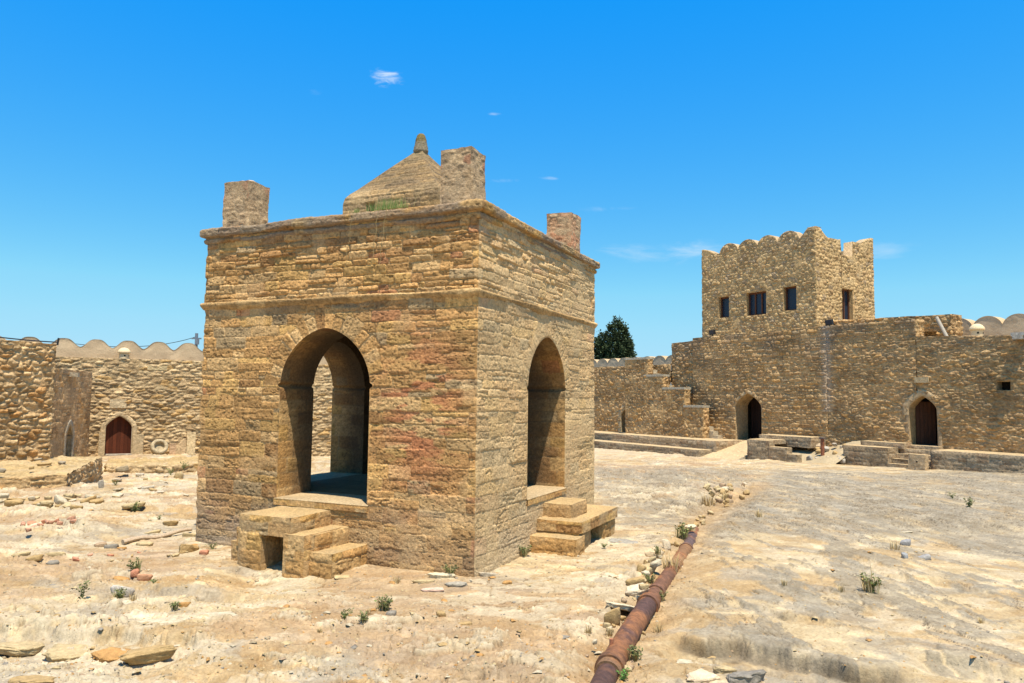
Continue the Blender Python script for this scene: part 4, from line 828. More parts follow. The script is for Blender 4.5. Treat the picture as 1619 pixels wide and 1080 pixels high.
mb = MB(); R1 = np.array([[e1[0], -n1[0], 0], [e1[1], -n1[1], 0], [0, 0, 1]]); p = LB + e1 * 2.9 + n1 * .12; plain_box(mb, (p[0], p[1], 3.2), .22, .35, .16, (.42, .34, .23), R1); mb.build('water_spout', M_FAR, lb)
aw = math.radians(62); ew = np.array([math.sin(aw), math.cos(aw)]); nw = np.array([ew[1], -ew[0]]); LW = np.array([-16.88, 32.6])
bw = empty('back_wall', (-12, 35, 0), 'sunlit thin coursed rubble wall behind the pavilion with a brown arched wooden door', 'wall')
bst = style(kind='r', seed=330, cm=(1.10, .98, .79), cell=(.42, .13), amp=.06, warp=.06, tilt=.6, rough=.012, gap=.005, bev=.022, pal=[(4, (.46, .36, .235)), (3, (.52, .42, .28)), (2, (.38, .29, .185)), (1, (.46, .32, .16))], mortar=(.38, .30, .19), mcov=.4)
dW = Arch(-.04, .50, -.13, 1.02, 1.54)
mb = MB(); wall_block(mb, LW, ew, nw, -6, 20, -1., lambda u: 4.03 + .05 * (fbm(u * 2, u * 0, 14, 3) - .5), .8, .034, bst, (dW,), tst=TST, vous=False, back=0); mb.build('wall', M_FAR, bw)
mb = MB(); wall_block(mb, LW - nw * .35, ew, nw, -6, 20, 3.9, bumps(.17, 1.22, 4.47, .37), .5, .04, dict(PLS, seed=233, base=(.46, .395, .31), base2=(.40, .34, .27)), (), tst=PLT); mb.build('merlon_parapet', M_PLASTER, bw)
mb = MB(); reveal(mb, LW, ew, nw, dW, .22, .05, TST); arch_band(mb, LW, ew, nw, dW, .20, .05, .01, (.52, .385, .22), 9)
Rw = np.array([[ew[0], -nw[0], 0], [ew[1], -nw[1], 0], [0, 0, 1]])
for u, w_, z0, z1 in ((-.66, .24, -.5, .88), (.72, .42, -.25, .75)):
    p = LW + ew * u + nw * .05; plain_box(mb, (p[0], p[1], (z0 + z1) / 2), w_, .22, z1 - z0, (.50, .375, .215), Rw)
mb.build('door_frame', M_FAR, bw)
wood_door(LW, ew, nw, dW, .16, bw, (.10, .026, .010))
mb = MB(); p = LW + nw * .06; plain_box(mb, (p[0], p[1], -.12), 1.0, .25, .09, (.42, .36, .28), Rw); mb.build('threshold', M_FAR, bw)
mb = MB(); p = LW + ew * -.12 + nw * .02; plain_box(mb, (p[0], p[1], 2.08), .64, .1, .37, (.58, .45, .27), Rw); p = LW + ew * 1.35 + nw * .0; plain_box(mb, (p[0], p[1], 3.66), .8, .1, .2, (.54, .41, .22), Rw); mb.build('plaque', M_FAR, bw)
vent2 = empty('roof_vent', (-16.9, 32.5, 4.0), 'small cream dome topped vent on the back wall over the brown door', 'vent')
p = LW + ew * .02 - nw * .12; make_vent((p[0], p[1], 4.02), .8, vent2)
# stone ring, slabs by the back wall
def wpos(u, off, z): p = LW + ew * u + nw * off; return np.array([p[0], p[1], z])
mb = MB(); A_ = np.linspace(0, 2 * np.pi, 37); pr = np.array([(.0, .10), (.17, .09), (.20, .14), (.21, .24), (.24, .27), (.33, .26), (.36, .20), (.355, .02), (.33, 0), (0, 0)]); T, K = np.meshgrid(A_, np.arange(len(pr)), indexing='ij')
ax = np.array([nw[0] * .86 + .12, nw[1] * .86, .5]); ax /= np.linalg.norm(ax); sx = np.cross([0, 0, 1], ax); sx /= np.linalg.norm(sx); sy = np.cross(ax, sx)
lo = wpos(1.53, .4, .14); rr = pr[K, 0] * (1 + .06 * (vn(np.cos(T) * 2 + 5, np.sin(T) * 2, 3) - .5)); P = lo + rr[..., None] * (np.cos(T)[..., None] * sx + np.sin(T)[..., None] * sy) + pr[K, 1][..., None] * ax
mb.grid(P, C3((.42, .33, .20))); o = mb.build('stone_basin', M_FAR); tag(o, 'round hollowed stone basin tilted on its side right of the brown door', 'basin')
# ---------------------------------------------------------------- rocks
def rock_mesh(mb, c, s, seed, col, flat=.4, rz=None, tilt=.12, npt=0, sub=2, noise=.02, big=False):
    r = random.Random(seed); bm = bmesh.new(); npt = r.choice((4, 5, 5, 6, 7)); ph = r.uniform(0, 6); sl = (r.uniform(-.22, .22), r.uniform(-.22, .22))
    for i in range(npt):
        a = ph + (i + r.uniform(-.28, .28)) / npt * 6.283; q = r.uniform(.72, 1.15)
        for zz, k in ((1, r.uniform(.78, .93)), (.35, 1), (-1, r.uniform(.7, .98))):
            x_, y_ = math.cos(a) * q * k, math.sin(a) * q * k; bm.verts.new((x_, y_, zz * (.8 if zz == 1 else 1) + (x_ * sl[0] + y_ * sl[1]) * (1 + zz)))
    bmesh.ops.convex_hull(bm, input=bm.verts)
    for v in [v for v in bm.verts if not v.link_faces]: bm.verts.remove(v)
    bmesh.ops.triangulate(bm, faces=bm.faces)
    if sub: bmesh.ops.subdivide_edges(bm, edges=bm.edges, cuts=sub, use_grid_fill=True); bmesh.ops.triangulate(bm, faces=bm.faces)
    bm.verts.index_update(); V = np.array([v.co[:] for v in bm.verts]); Fc = np.array([[l.index for l in f.verts] + [f.verts[-1].index] for f in bm.faces]); bm.free()
    if sub: nn = (fbm(V[:, 0] * 2.5 + seed, V[:, 1] * 2.5 + V[:, 2] * 2, seed, 3) - .5) * 2 * noise * 2; V = V * (1 + nn[:, None]); V[:, 2] += .16 * (fbm(V[:, 0] * 5, V[:, 1] * 5, seed + 4, 3) - .5); V[:, :2] *= (1 + .14 * (fbm(V[:, 2] * 4, np.arctan2(V[:, 1], V[:, 0]) * 2, seed + 6, 3) - .5))[:, None]
    if big:
        an = np.arctan2(V[:, 1], V[:, 0]); rim = ss(.55, .95, np.hypot(V[:, 0], V[:, 1])); V[:, :2] *= (1 + .22 * rim * (fbm(np.cos(an) * 2.5 + seed, np.sin(an) * 2.5 + V[:, 2] * .8, seed + 8, 5, .6) - .5))[:, None]; lay = np.floor((V[:, 2] + 1) * 2.5); V[:, :2] *= (1 - .09 * _h(lay, lay * 0, seed) * rim)[:, None]
        tp = V[:, 2] > .2; q = fbm(V[:, 0] * 1.5, V[:, 1] * 1.5, seed + 9, 4, .6) * 5; V[:, 2] += tp * (.22 * (np.floor(q) / 5 - .5) + .12 * (fbm(V[:, 0] * 7, V[:, 1] * 7, seed + 12, 3) - .5))
    V = V * np.array([s[0] / 2, s[1] / 2, s[2] / 2])
    rz = r.uniform(0, 3.14) if rz is None else rz
    M = np.array((Matrix.Rotation(rz, 3, 'Z') @ Matrix.Rotation(r.uniform(-tilt, tilt), 3, 'X') @ Matrix.Rotation(r.uniform(-tilt, tilt), 3, 'Y')))
    V = V @ M.T + np.array(c)
    cc = C3(col) * (.86 + .28 * fbm(V[:, 0] * 6, V[:, 1] * 6 + V[:, 2] * 5, seed, 3))[:, None]
    mb.add(V, Fc, cc)
ROCKN = [0]
def rock(px, py, wpx, ratio, hh, col, label, group=None, rz=None, tilt=.15, name='loose_stone', cat='stone', lift=.16, dz=0, seed=None):
    """a stone whose centre base is seen at (px,py) and is wpx pixels wide (photo pixels)"""
    p, t = onground(px, py); w = wpx / f_ * t; ROCKN[0] += 1; sd = seed or ROCKN[0] * 7 + 3
    mb = MB(); big = wpx > 40; rock_mesh(mb, (0, 0, 0), (w, w * ratio, w * hh), sd, col, rz=rz, tilt=tilt, sub=7 if big else 2, noise=.05 if big else .02, big=big)
    o = mb.build(name, M_ROCK, smooth=False); o.location = (p[0], p[1], p[2] + w * hh * lift + dz)
    if group: tag(o, label, cat, group)
    else: tag(o, label, cat)
    return o
TAN = (.40, .27, .12); PAL_ = (.45, .34, .18); ORG = (.42, .23, .08); GRY = (.24, .21, .165); WHT = (.48, .40, .27); RED = (.48, .21, .12); BRN = (.36, .25, .15)
RK = [
 (30, 1026, 80, .8, .16, PAL_, 'large pale flat slab in the left bottom corner', .3), (112, 1036, 100, .6, .17, PAL_, 'long pale ledge stone, second from the left at the bottom edge', .1), (176, 1040, 66, .6, .2, ORG, 'orange brown ledge stone between two pale ones at bottom left', 0),
 (236, 1036, 104, .6, .19, TAN, 'broad tan ledge stone with a dark hollow under it at bottom left', .2), (52, 1080, 92, .7, .17, TAN, 'tan boulder cut by the bottom edge of the photo at left', .1),
 (296, 872, 42, .6, .45, TAN, 'tilted yellow slab lying by the left corner of the pavilion', .6), (322, 876, 20, .8, .5, RED, 'small red stone just right of the tilted yellow slab', 0),
 (34, 878, 32, .6, .25, PAL_, 'thin pale slab at far left below the red bricks', .2), (54, 884, 26, .5, .35, TAN, 'narrow tan slab, middle of three at far left', .4), (88, 880, 34, .5, .35, PAL_, 'long pale slab right of the narrow tan one at far left', .1), (84, 892, 22, .6, .4, GRY, 'small blue grey block below the long pale slab at far left', .5),
 (160, 864, 20, .7, .5, BRN, 'brown stone at the left end of the lying stick', 0), (176, 866, 22, .7, .4, GRY, 'grey pointed stone beside the left end of the stick', .3), (192, 868, 18, .6, .3, ORG, 'small orange stone under the lying stick', .1), (230, 862, 26, .5, .3, PAL_, 'pale flat stone against the middle of the stick', .2), (300, 848, 28, .5, .3, PAL_, 'pale flat stone at the right end of the stick', .4),
 (212, 908, 14, .8, .8, RED, 'upright red brick fragment beside a weed left of the pavilion', 0), (230, 914, 26, .7, .4, (.52, .27, .15), 'orange red flat brick right of the upright fragment', .3), (190, 918, 30, .6, .3, ORG, 'low orange stone left of the red brick fragments', .2),
 (195, 938, 36, .6, .5, (.5, .44, .36), 'greyish boulder above the weeds in the hollow at left', .3), (292, 958, 20, .7, .5, ORG, 'small orange stone right of the weeds in the hollow', .5),
 (268, 828, 26, .6, .3, TAN, 'flat tan stone in dirt left of the pavilion wall', .2), (240, 843, 30, .5, .2, PAL_, 'very flat pale stone left of the pavilion wall', .1), (28, 853, 22, .6, .3, PAL_, 'small pale stone at the left frame edge', .4),
 (540, 914, 30, .8, .15, PAL_, 'flat pale stone in front of the lowest left stair step', .2), (688, 934, 46, .5, .16, (.56, .38, .28), 'pinkish flat slab at the foot of the pavilion corner', .1), (722, 926, 46, .5, .2, (.34, .3, .23), 'dark grey brown slab at the pavilion corner with shade under it', .3),
 (700, 912, 50, .6, .2, (.6, .5, .33), 'yellow slab under the pavilion corner stones', 0), (672, 920, 40, .6, .14, PAL_, 'pale thin slab left of the yellow corner slab', .3), (770, 910, 40, .5, .2, (.45, .37, .26), 'brownish slab right of the pavilion corner', .4), (690, 890, 44, .4, .4, RED, 'red brick under the pavilion corner', 1.1),
 (803, 923, 18, .6, .4, ORG, 'small ochre stone alone on the sand right of the pavilion corner', .2), (697, 973, 20, .7, .5, TAN, 'tan cube like stone in the middle foreground', .3), (735, 988, 22, .6, .35, TAN, 'tan flat stone right of the cube like one', .1), (618, 973, 18, .7, .6, GRY, 'light grey stone beside the bushy weed', .2), (590, 968, 12, .8, .8, ORG, 'ochre pebble left of the bushy weed', .2), (750, 998, 14, .6, .5, BRN, 'dark brown pebble in the middle foreground', .3), (888, 1008, 28, .6, .15, GRY, 'flat blue grey stone left of the pipe', .1), (572, 1052, 12, .8, .6, BRN, 'brown stone near the bottom edge', .2), (735, 1046, 12, .8, .6, GRY, 'small grey stone near the bottom middle', .2),
 (1432, 862, 22, .7, .6, (.27, .26, .25), 'dark grey rock in the right yard', .1), (1461, 884, 24, .7, .4, (.33, .31, .28), 'rounded grey brown rock in the right yard', .2), (1431, 882, 10, 1, 1.2, (.3, .3, .29), 'upright dark stone in the right yard', .3), (1432, 842, 24, .6, .12, WHT, 'thin white stone in the right yard', .1),
 (1145, 1062, 46, .6, .3, PAL_, 'pale boulder at the bottom edge right of the pipe', .2), (1110, 1076, 60, .6, .3, (.60, .46, .3), 'yellowish slab at the bottom edge right of the pipe', .2), (1085, 1050, 44, .5, .16, WHT, 'white thin slab right of the iron pipe at the bottom', .1), (1175, 1076, 74, .7, .28, GRY, 'blue grey rock slab at the bottom edge below the dark ledge', .2), (1120, 1048, 40, .5, .3, TAN, 'tan stone leaning on the pale boulder at the bottom', .3),
 (192, 743, 30, .5, .3, (.36, .28, .17), 'large worn block below the brown arched door', .9), (281, 757, 16, .6, .9, PAL_, 'pale holed block standing among weeds right of the brown door', .2), (160, 770, 12, 1, 1.6, (.34, .3, .24), 'grey upright stone at the right end of the ruined footing', 0),
 (210, 800, 40, .5, .2, PAL_, 'flat pale rock slab left of the pavilion on the slope', .3), (235, 773, 26, .5, .3, (.5, .43, .32), 'brown flat slab on the slope below the arched door', .3), (120, 792, 30, .5, .2, PAL_, 'pale slab in the row below the ruined footing', .2), (70, 797, 40, .5, .2, TAN, 'tan slab in the row below the ruined footing', .3), (135, 776, 24, .6, .3, WHT, 'whitish stone by the end of the ruined footing', .3),
]
for k, (px, py, w, ra, hh, col, lab, rz) in enumerate(RK): rock(px, py, w, ra, hh, col, lab, rz=rz, name='flat_slab' if 'slab' in lab else 'loose_stone')
for (px, py, w, ra, hh, lab, rz) in ((985, 858, 60, .5, .12, 'broken grey ledge rock right of the right stair', -.2), (250, 985, 90, .6, .09, 'white flat outcrop in the left foreground', .2), (345, 975, 90, .5, .08, 'white outcrop ridge right of the flat white one', .2), (465, 968, 80, .4, .07, 'pale orange outcrop in the foreground below the left stair', .1), (300, 1000, 70, .6, .1, 'cream outcrop behind the ledge stones', .1)):
    rock(px, py, w, ra, hh * 1.7, WHT if 'white' in lab else PAL_ if 'cream' in lab or 'orange' in lab else (.29, .26, .21), lab, rz=rz, tilt=.05, lift=-.22, name='bedrock_slab', cat='rock')
r = random.Random(9)
for i in range(26):
    t = r.random(); rock(1085 + 60 * t + r.gauss(0, 7), 842 - 52 * t + r.gauss(0, 4), r.uniform(7, 16), .6, r.uniform(.3, .6), r.choice((PAL_, TAN, BRN, TAN)), 'small stone lining the trench beyond the pipe end', 'stones lining the trench beyond the pipe', tilt=.4, lift=.5)
for i in range(48):
    t = r.random(); rock(950 + 130 * t + r.choice((-1, 1.5)) * r.uniform(14, 30) * (1.2 - t) - 6, 1060 - 215 * t + r.gauss(0, 5), r.uniform(8, 20) * (1.2 - .5 * t), .6, r.uniform(.3, .6), r.choice((PAL_, TAN, BRN, TAN, WHT)), 'small broken stone in the dirt along the iron pipe', 'small stones along the iron pipe', tilt=.4, lift=.45)
PK = [(982, 968, 70, .8, .13, (.54, .44, .29), 'largest pale slab leaning on the left flank of the iron pipe', .3, .3, .04), (968, 988, 34, .5, .9, TAN, 'upright tan stone under the largest pale slab by the pipe', .1, .2, 0), (1008, 944, 46, .6, .3, (.62, .5, .34), 'yellow stone above the largest slab by the pipe', .2, .3, .05), (1018, 950, 22, .7, .4, PAL_, 'small pale stone resting on the pipe above the big slab', .4, .3, .16), (1005, 925, 36, .5, .4, TAN, 'tan stone in the middle of the row along the pipe', .2, .3, 0), (1024, 905, 34, .6, .4, PAL_, 'pale angular stone half way along the pipe', .5, .4, 0), (1036, 912, 24, .6, .4, WHT, 'white stone lying on top of the pipe', .3, .3, .16), (1015, 905, 24, .5, .6, TAN, 'tan pointed stone at the left of the row by the pipe', .8, .3, 0),
      (1030, 892, 22, .5, .7, PAL_, 'pale upright stone beside the orange rusted pipe stretch', 1.1, .4, 0), (1022, 897, 20, .5, .6, TAN, 'narrow tan stone leaning beside the orange pipe stretch', 1.3, .4, 0), (1036, 880, 32, .5, .35, (.6, .47, .3), 'yellow flat stone above the orange pipe stretch', .1, .2, 0), (1053, 868, 20, .8, .9, (.62, .5, .34), 'upright yellow stone near the far end of the pipe', .2, .2, 0), (1092, 846, 26, .6, .2, (.62, .5, .33), 'flat yellow stone on the far end of the pipe', .2, .2, .14)]
for (px, py, w, ra, hh, col, lab, rz, tl, dz) in PK: rock(px, py, w, ra, hh, col, lab, rz=rz, tilt=tl, dz=dz, lift=.35)
r = random.Random(3)
for i in range(16):
    rock(1148 + r.gauss(0, 15), 786 + r.gauss(0, 7), r.uniform(8, 15), .7, r.uniform(.4, .7), r.choice((PAL_, TAN, WHT, BRN, TAN)), 'small pale stone in the heap at the far end of the pipe trench', 'stones heaped at the end of the pipe trench', tilt=.5, lift=.5)
for i in range(9): rock(1135 + r.gauss(0, 10), 778 + r.gauss(0, 3.5), r.uniform(12, 19), .5, r.uniform(.3, .5), PAL_, 'small pale stone in the heap at the far end of the pipe trench', 'stones heaped at the end of the pipe trench', tilt=.6, rz=.6, lift=.6)
for i in range(16):
    t = r.random(); rock(30 + 90 * t + r.gauss(0, 4), 834 - 14 * t + r.gauss(0, 4), r.uniform(8, 15), .7, .5, r.choice((RED, (.52, .27, .17), (.45, .24, .15))), 'small red brick fragment scattered in the dirt at far left', 'red brick fragments at far left', name='brick_fragment', cat='brick', tilt=.4)
for i in range(14):
    t = r.random(); rock(110 + 190 * t, 882 - 6 * t + r.gauss(0, 4), r.uniform(8, 18), .6, .35, r.choice((RED, PAL_, TAN, (.54, .3, .19), PAL_)), 'small stone chip in the band of rubble left of the pavilion', 'stone chips left of the pavilion', tilt=.3, lift=.4)
for i in range(30):
    rock(r.uniform(0, 160), r.uniform(784, 806) + 0, r.uniform(12, 34), .6, r.uniform(.15, .4), r.choice((PAL_, TAN, WHT, TAN)), 'pale slab lying in the stony strip below the ruined footing', 'slabs below the ruined footing', tilt=.25, lift=.4)
for i in range(16):
    rock(r.uniform(170, 300), r.uniform(750, 790), r.uniform(10, 28), .6, r.uniform(.15, .35), r.choice((PAL_, TAN, WHT, (.5, .42, .3))), 'flat stone on the slope between arched door and pavilion', 'flat stones on the slope', tilt=.25, lift=.4)
for i in range(26):   # collapse beside the rusty post
    u = r.uniform(7.2, 9.6); off = r.uniform(-2.0, -.3); s_ = r.uniform(.18, .48); z = -.45 + (2.2 + off) * .5
    mb = MB(); rock_mesh(mb, (0, 0, 0), (s_, s_ * .7, s_ * .6), 900 + i, r.choice(((.36, .32, .26), (.46, .36, .24), (.42, .36, .28), TAN)), tilt=.5); o = mb.build('loose_stone', M_ROCK, smooth=False); o.location = WP(u, off, z + s_ * .2)
    tag(o, 'rubble stone fallen around the rusty post below the tower', 'stone', 'rubble around the rusty post')
mb = MB(); U, T = np.meshgrid(np.linspace(7.2, 11.0, 60), np.linspace(-3.2, -.05, 50), indexing='ij'); Zp = -.62 + (T + 3.2) * .42 * (1 - .25 * ss(7.2, 9, U)) + .16 * (fbm(U * 2, T * 2, 501, 4) - .5); Zp = np.where((U > 9.2) & (T > -2.2), np.minimum(Zp, .45), Zp)
mb.grid(P3(WA, we, wn, U, Zp, -T), C3((.37, .29, .175))[None, None] * (.85 + .3 * fbm(U * 3, T * 3, 502, 3))[..., None]); o = mb.build('soil_bank', M_GROUND); tag(o, kind='structure')
for (u, w_, z1, th_, col, lab, rz) in ((2.1, .28, .36, .16, (.48, .36, .26), 'reddish upright slab between the stone basin and the broken triangular slab', 0), (2.42, .42, .55, .14, (.56, .45, .31), 'broken triangular slab leaning on the back wall', .5), (2.83, .36, .82, .14, (.62, .53, .37), 'tall pale rectangular slab against the back wall next to the pavilion', 0)):
    mb = MB(); b0 = LW + ew * (u - w_ / 2) + nw * .35; box_stone(mb, b0, ew, nw, 0, w_, 0, th_, -.35, z1, .03, dict(kind='p', seed=int(u * 100), base=col, amp=.01), rnd_=.03, seedc=int(u * 50))
    if rz:
        for v in mb.v: k = ((v[:, :2] - b0) @ ew) / w_; v[:, 2] = np.where(v[:, 2] > 0, v[:, 2] * (.35 + .65 * np.clip(k * 1.3, 0, 1)), v[:, 2])
    o = mb.build('leaning_slab', M_FAR); tag(o, lab, 'stone slab')
# low retaining wall and ruined footing
def free_block(name, label, cat, A, ang, L, z0, z1, thick, st, step, tst):
    a = math.radians(ang); e = np.array([math.sin(a), math.cos(a)]); n = np.array([e[1], -e[0]]); mb = MB()
    top = z1 if callable(z1) else (lambda u: z1 + .1 * (fbm(u * 1.3, u * 0, 19, 3) - .5))
    wall_block(mb, np.array(A, float), e, n, 0, L, z0, top, thick, step, st, tst=tst); o = mb.build(name, M_FAR); tag(o, label, cat); return o
gt = dict(kind='p', seed=350, base=(.38, .30, .17), amp=.16, var=.3, base2=(.44, .37, .25))
free_block('retaining_wall', 'low rubble retaining wall below the stone basin at the back', 'wall', (-14.7, 27.5), 64, 4.8, -.9, -.12, 3.2, dict(bst, seed=361, cell=(.4, .2), amp=.08, mortar=(.5, .38, .24)), .04, gt)
free_block('ruined_footing', 'broad ruined footing of thin stones in front of the rubble wall at far left', 'ruined wall', (-19.2, 17.4), 69, 7.9, -.6, lambda u: .36 + .26 * (fbm(u * 1.1, u * 0, 18, 4) - .5), 6.2, dict(lst, seed=362, cell=(.5, .13), amp=.08, mortar=(.50, .39, .25)), .035, gt)
r = random.Random(21)
for i in range(34):
    a = math.radians(69); e_ = np.array([math.sin(a), math.cos(a)]); n_ = np.array([e_[1], -e_[0]]); u_ = r.uniform(1.5, 7.6); dd = r.choice((r.uniform(.1, .5), r.uniform(.1, 4))); q = np.array((-19.2, 17.4)) + e_ * u_ - n_ * dd; s_ = r.uniform(.18, .6)
    mb = MB(); rock_mesh(mb, (0, 0, 0), (s_, s_ * .6, s_ * r.uniform(.15, .35)), 1200 + i, r.choice((TAN, PAL_, (.36, .28, .17), (.30, .24, .16))), tilt=.15); o = mb.build('flat_stone', M_ROCK, smooth=False); o.location = (q[0], q[1], .36 + .12 + .1 * (r.random() - .3)); tag(o, 'thin flat stone lying on top of the ruined footing at far left', 'stone', 'flat stones on the ruined footing')
# lying stick
p0, _ = onground(194, 862); p1, _ = onground(302, 842); mb = MB(); t = np.linspace(0, 1, 14)[:, None]; pts = p0 * (1 - t) + p1 * t + np.array([0, 0, .05]) + .03 * np.sin(t * 9) * np.array([0, 1, .6])
tube(mb, pts, np.linspace(.045, .03, 14), C3((.40, .30, .2)), 8); o = mb.build('wooden_stick', M_WOOD); tag(o, 'long thin wooden pole lying on stones left of the pavilion', 'pole')
# gravel
mb = MB(); rg = np.random.RandomState(12); n = 9000
px = rg.uniform(-10, 1620, n); py = 1085 - 400 * rg.power(1.6, n) * .92 if False else rg.uniform(745, 1085, n)
tet = np.array([(1, 0, -.5), (-.5, .85, -.5), (-.5, -.85, -.5), (.1, .1, .7), (-.9, .1, .1), (.6, .6, .2)])
fc = np.array([(0, 5, 3, 3), (5, 1, 3, 3), (1, 4, 3, 3), (4, 2, 3, 3), (2, 0, 3, 3), (0, 1, 5, 5), (1, 2, 4, 4)])
ds = np.array([pray(a, b) for a, b in zip(px, py)]); t = -CAMZ / ds[:, 2]; X = ds[:, 0] * t; Y = ds[:, 1] * t; Zg = terrain(X, Y, False)
sdv = side(X, Y); keep = (rg.rand(n) < np.where(sdv > .4, .28, 1.)) & (Y < 26)
a_ = (X - PM[0]) * dl[0] + (Y - PM[1]) * dl[1]; b_ = (X - PM[0]) * dr[0] + (Y - PM[1]) * dr[1]; keep &= np.maximum(np.abs(a_), np.abs(b_)) > 2.85
cols = np.array([TAN, PAL_, WHT, BRN, GRY, ORG, (.36, .28, .17), PAL_])
for i in np.nonzero(keep)[0]:
    s_ = .009 + .016 * rg.rand() ** 2 + (.035 * rg.rand() if rg.rand() < .07 else 0)
    if sdv[i] < 0 and rg.rand() < .035: s_ += rg.uniform(.02, .06)
    a = rg.uniform(0, 6.28); M = np.array([[math.cos(a), -math.sin(a), 0], [math.sin(a), math.cos(a), 0], [0, 0, 1]])
    mb.add((tet * rg.uniform(.6, 1.2, (6, 3)) * s_ * [1, .8, .6 if s_ < .03 else .3]) @ M.T + [X[i], Y[i], Zg[i] + s_ * .2], fc, cols[rg.randint(8)] * .95)
o = mb.build('gravel', M_ROCK, smooth=False); tag(o, 'scattered pebbles and chips on the dry ground', 'gravel', kind='stuff')
# ================================================================ PIPE
pp = empty('rusty_pipe', (1.0, 7.8, 0), 'thick rusty iron pipe running away through the yard in its shallow trench', 'pipe')
zpipe = lambda y: -.04 - .008 * (y - 7)
def seg(y0, y1, rad, col, name, n=24):
    ys = np.linspace(y0, y1, max(3, int((y1 - y0) / .04))); xs = np.interp(ys, PIPE[:, 1], PIPE[:, 0]); k = np.polyfit(PIPE[:, 1], PIPE[:, 0], 3); xs = np.polyval(k, ys)
    pts = np.stack([xs, ys, zpipe(ys)], 1); mb = MB(); cc = np.array([C3(col) * C3((.46, .48, .46))] * len(ys)) * (.8 + .4 * fbm(ys * 2, ys * 0, 5, 3))[:, None]
    rad = rad * .9; tube(mb, pts, rad, cc, n)
    # rust patches
    for j in range(len(mb.v)):
        v = mb.v[j]; m = ss(.5, .68, fbm(v[:, 0] * 5 + v[:, 2] * 8, v[:, 1] * 2, 9, 4)); mb.c[j] = mix(mb.c[j], C3((.26, .105, .035)), (m * .75)[:, None])
    mb.build(name, M_RUST, pp)
seg(4.2, 7.55, .118, (.16, .075, .055), 'pipe_length'); seg(7.5, 9.9, .135, (.17, .08, .06), 'pipe_length'); seg(9.85, 12.0, .125, (.30, .13, .065), 'pipe_length'); seg(11.9, 13.6, .13, (.46, .22, .09), 'pipe_length'); seg(13.5, 15.6, .12, (.20, .12, .11), 'pipe_length')
seg(7.5, 7.62, .165, (.26, .12, .06), 'flange'); seg(7.38, 7.5, .142, (.38, .2, .1), 'flange'); seg(9.82, 9.96, .16, (.30, .13, .07), 'flange'); seg(10.4, 10.5, .145, (.34, .15, .08), 'flange'); seg(11.85, 11.97, .15, (.42, .2, .09), 'flange'); seg(13.5, 13.6, .145, (.3, .15, .09), 'flange')
mb = MB(); y = 7.95; x = np.interp(y, PIPE[:, 1], PIPE[:, 0]); tube(mb, [(x, y, zpipe(y) + .1), (x, y, zpipe(y) + .16)], .022, C3((.36, .14, .07)), 8); mb.build('bolt', M_RUST, pp)
# ================================================================ VEGETATION
def blades(mb, n, h, spread, cols, rg, lean=.5, w=.006):
    for i in range(n):
        a = rg.uniform(0, 6.28); r0 = spread * rg.rand() ** .5 * .6; b = np.array([math.cos(a) * r0, math.sin(a) * r0, -.01]); hh = h * rg.uniform(.5, 1); le = lean * rg.uniform(.2, 1) * hh
        a2 = a + rg.uniform(-1, 1); d = np.array([math.cos(a2), math.sin(a2), 0]); q = np.array([-d[1], d[0], 0]) * w * rg.uniform(.7, 1.5)
        m = b + d * le * .35 + [0, 0, hh * .6]; t = b + d * le + [0, 0, hh]
        mb.add([b - q, b + q, m + q * .7, m - q * .7, t], [(0, 1, 2, 3), (3, 2, 4, 4)], C3(cols[rg.randint(len(cols))]) * rg.uniform(.8, 1.2))
def leafy(mb, n, h, spread, cols, rg, ls=.02, stems=8):
    for s_ in range(stems):
        a = rg.uniform(0, 6.28); tip = np.array([math.cos(a) * spread * rg.uniform(.3, 1), math.sin(a) * spread * rg.uniform(.3, 1), h * rg.uniform(.45, 1)])
        pts = [np.zeros(3), tip * [.4, .4, .6], tip]; tube(mb, pts, [.004, .003, .0015], C3((.2, .22, .1)), 4, cap=False)
        for i in range(n // stems):
            t = rg.rand() ** .8; p = tip * [t, t, t ** .8] + rg.normal(0, .012, 3); d = rg.normal(0, 1, 3); d[2] = abs(d[2]) * .5; d /= np.linalg.norm(d); q = np.cross(d, rg.normal(0, 1, 3)); q /= np.linalg.norm(q); l = ls * rg.uniform(.6, 1.4)
            mb.add([p, p + d * l * .5 + q * l * .3, p + d * l, p + d * l * .5 - q * l * .3], [(0, 1, 2, 3)], C3(cols[rg.randint(len(cols))]) * rg.uniform(.8, 1.2))
GREEN = [(.13, .155, .045), (.17, .19, .06), (.10, .12, .04), (.2, .18, .08)]; DRY = [(.46, .34, .16), (.40, .28, .12), (.5, .4, .22)]; BRIGHT = [(.10, .22, .04), (.14, .28, .06)]
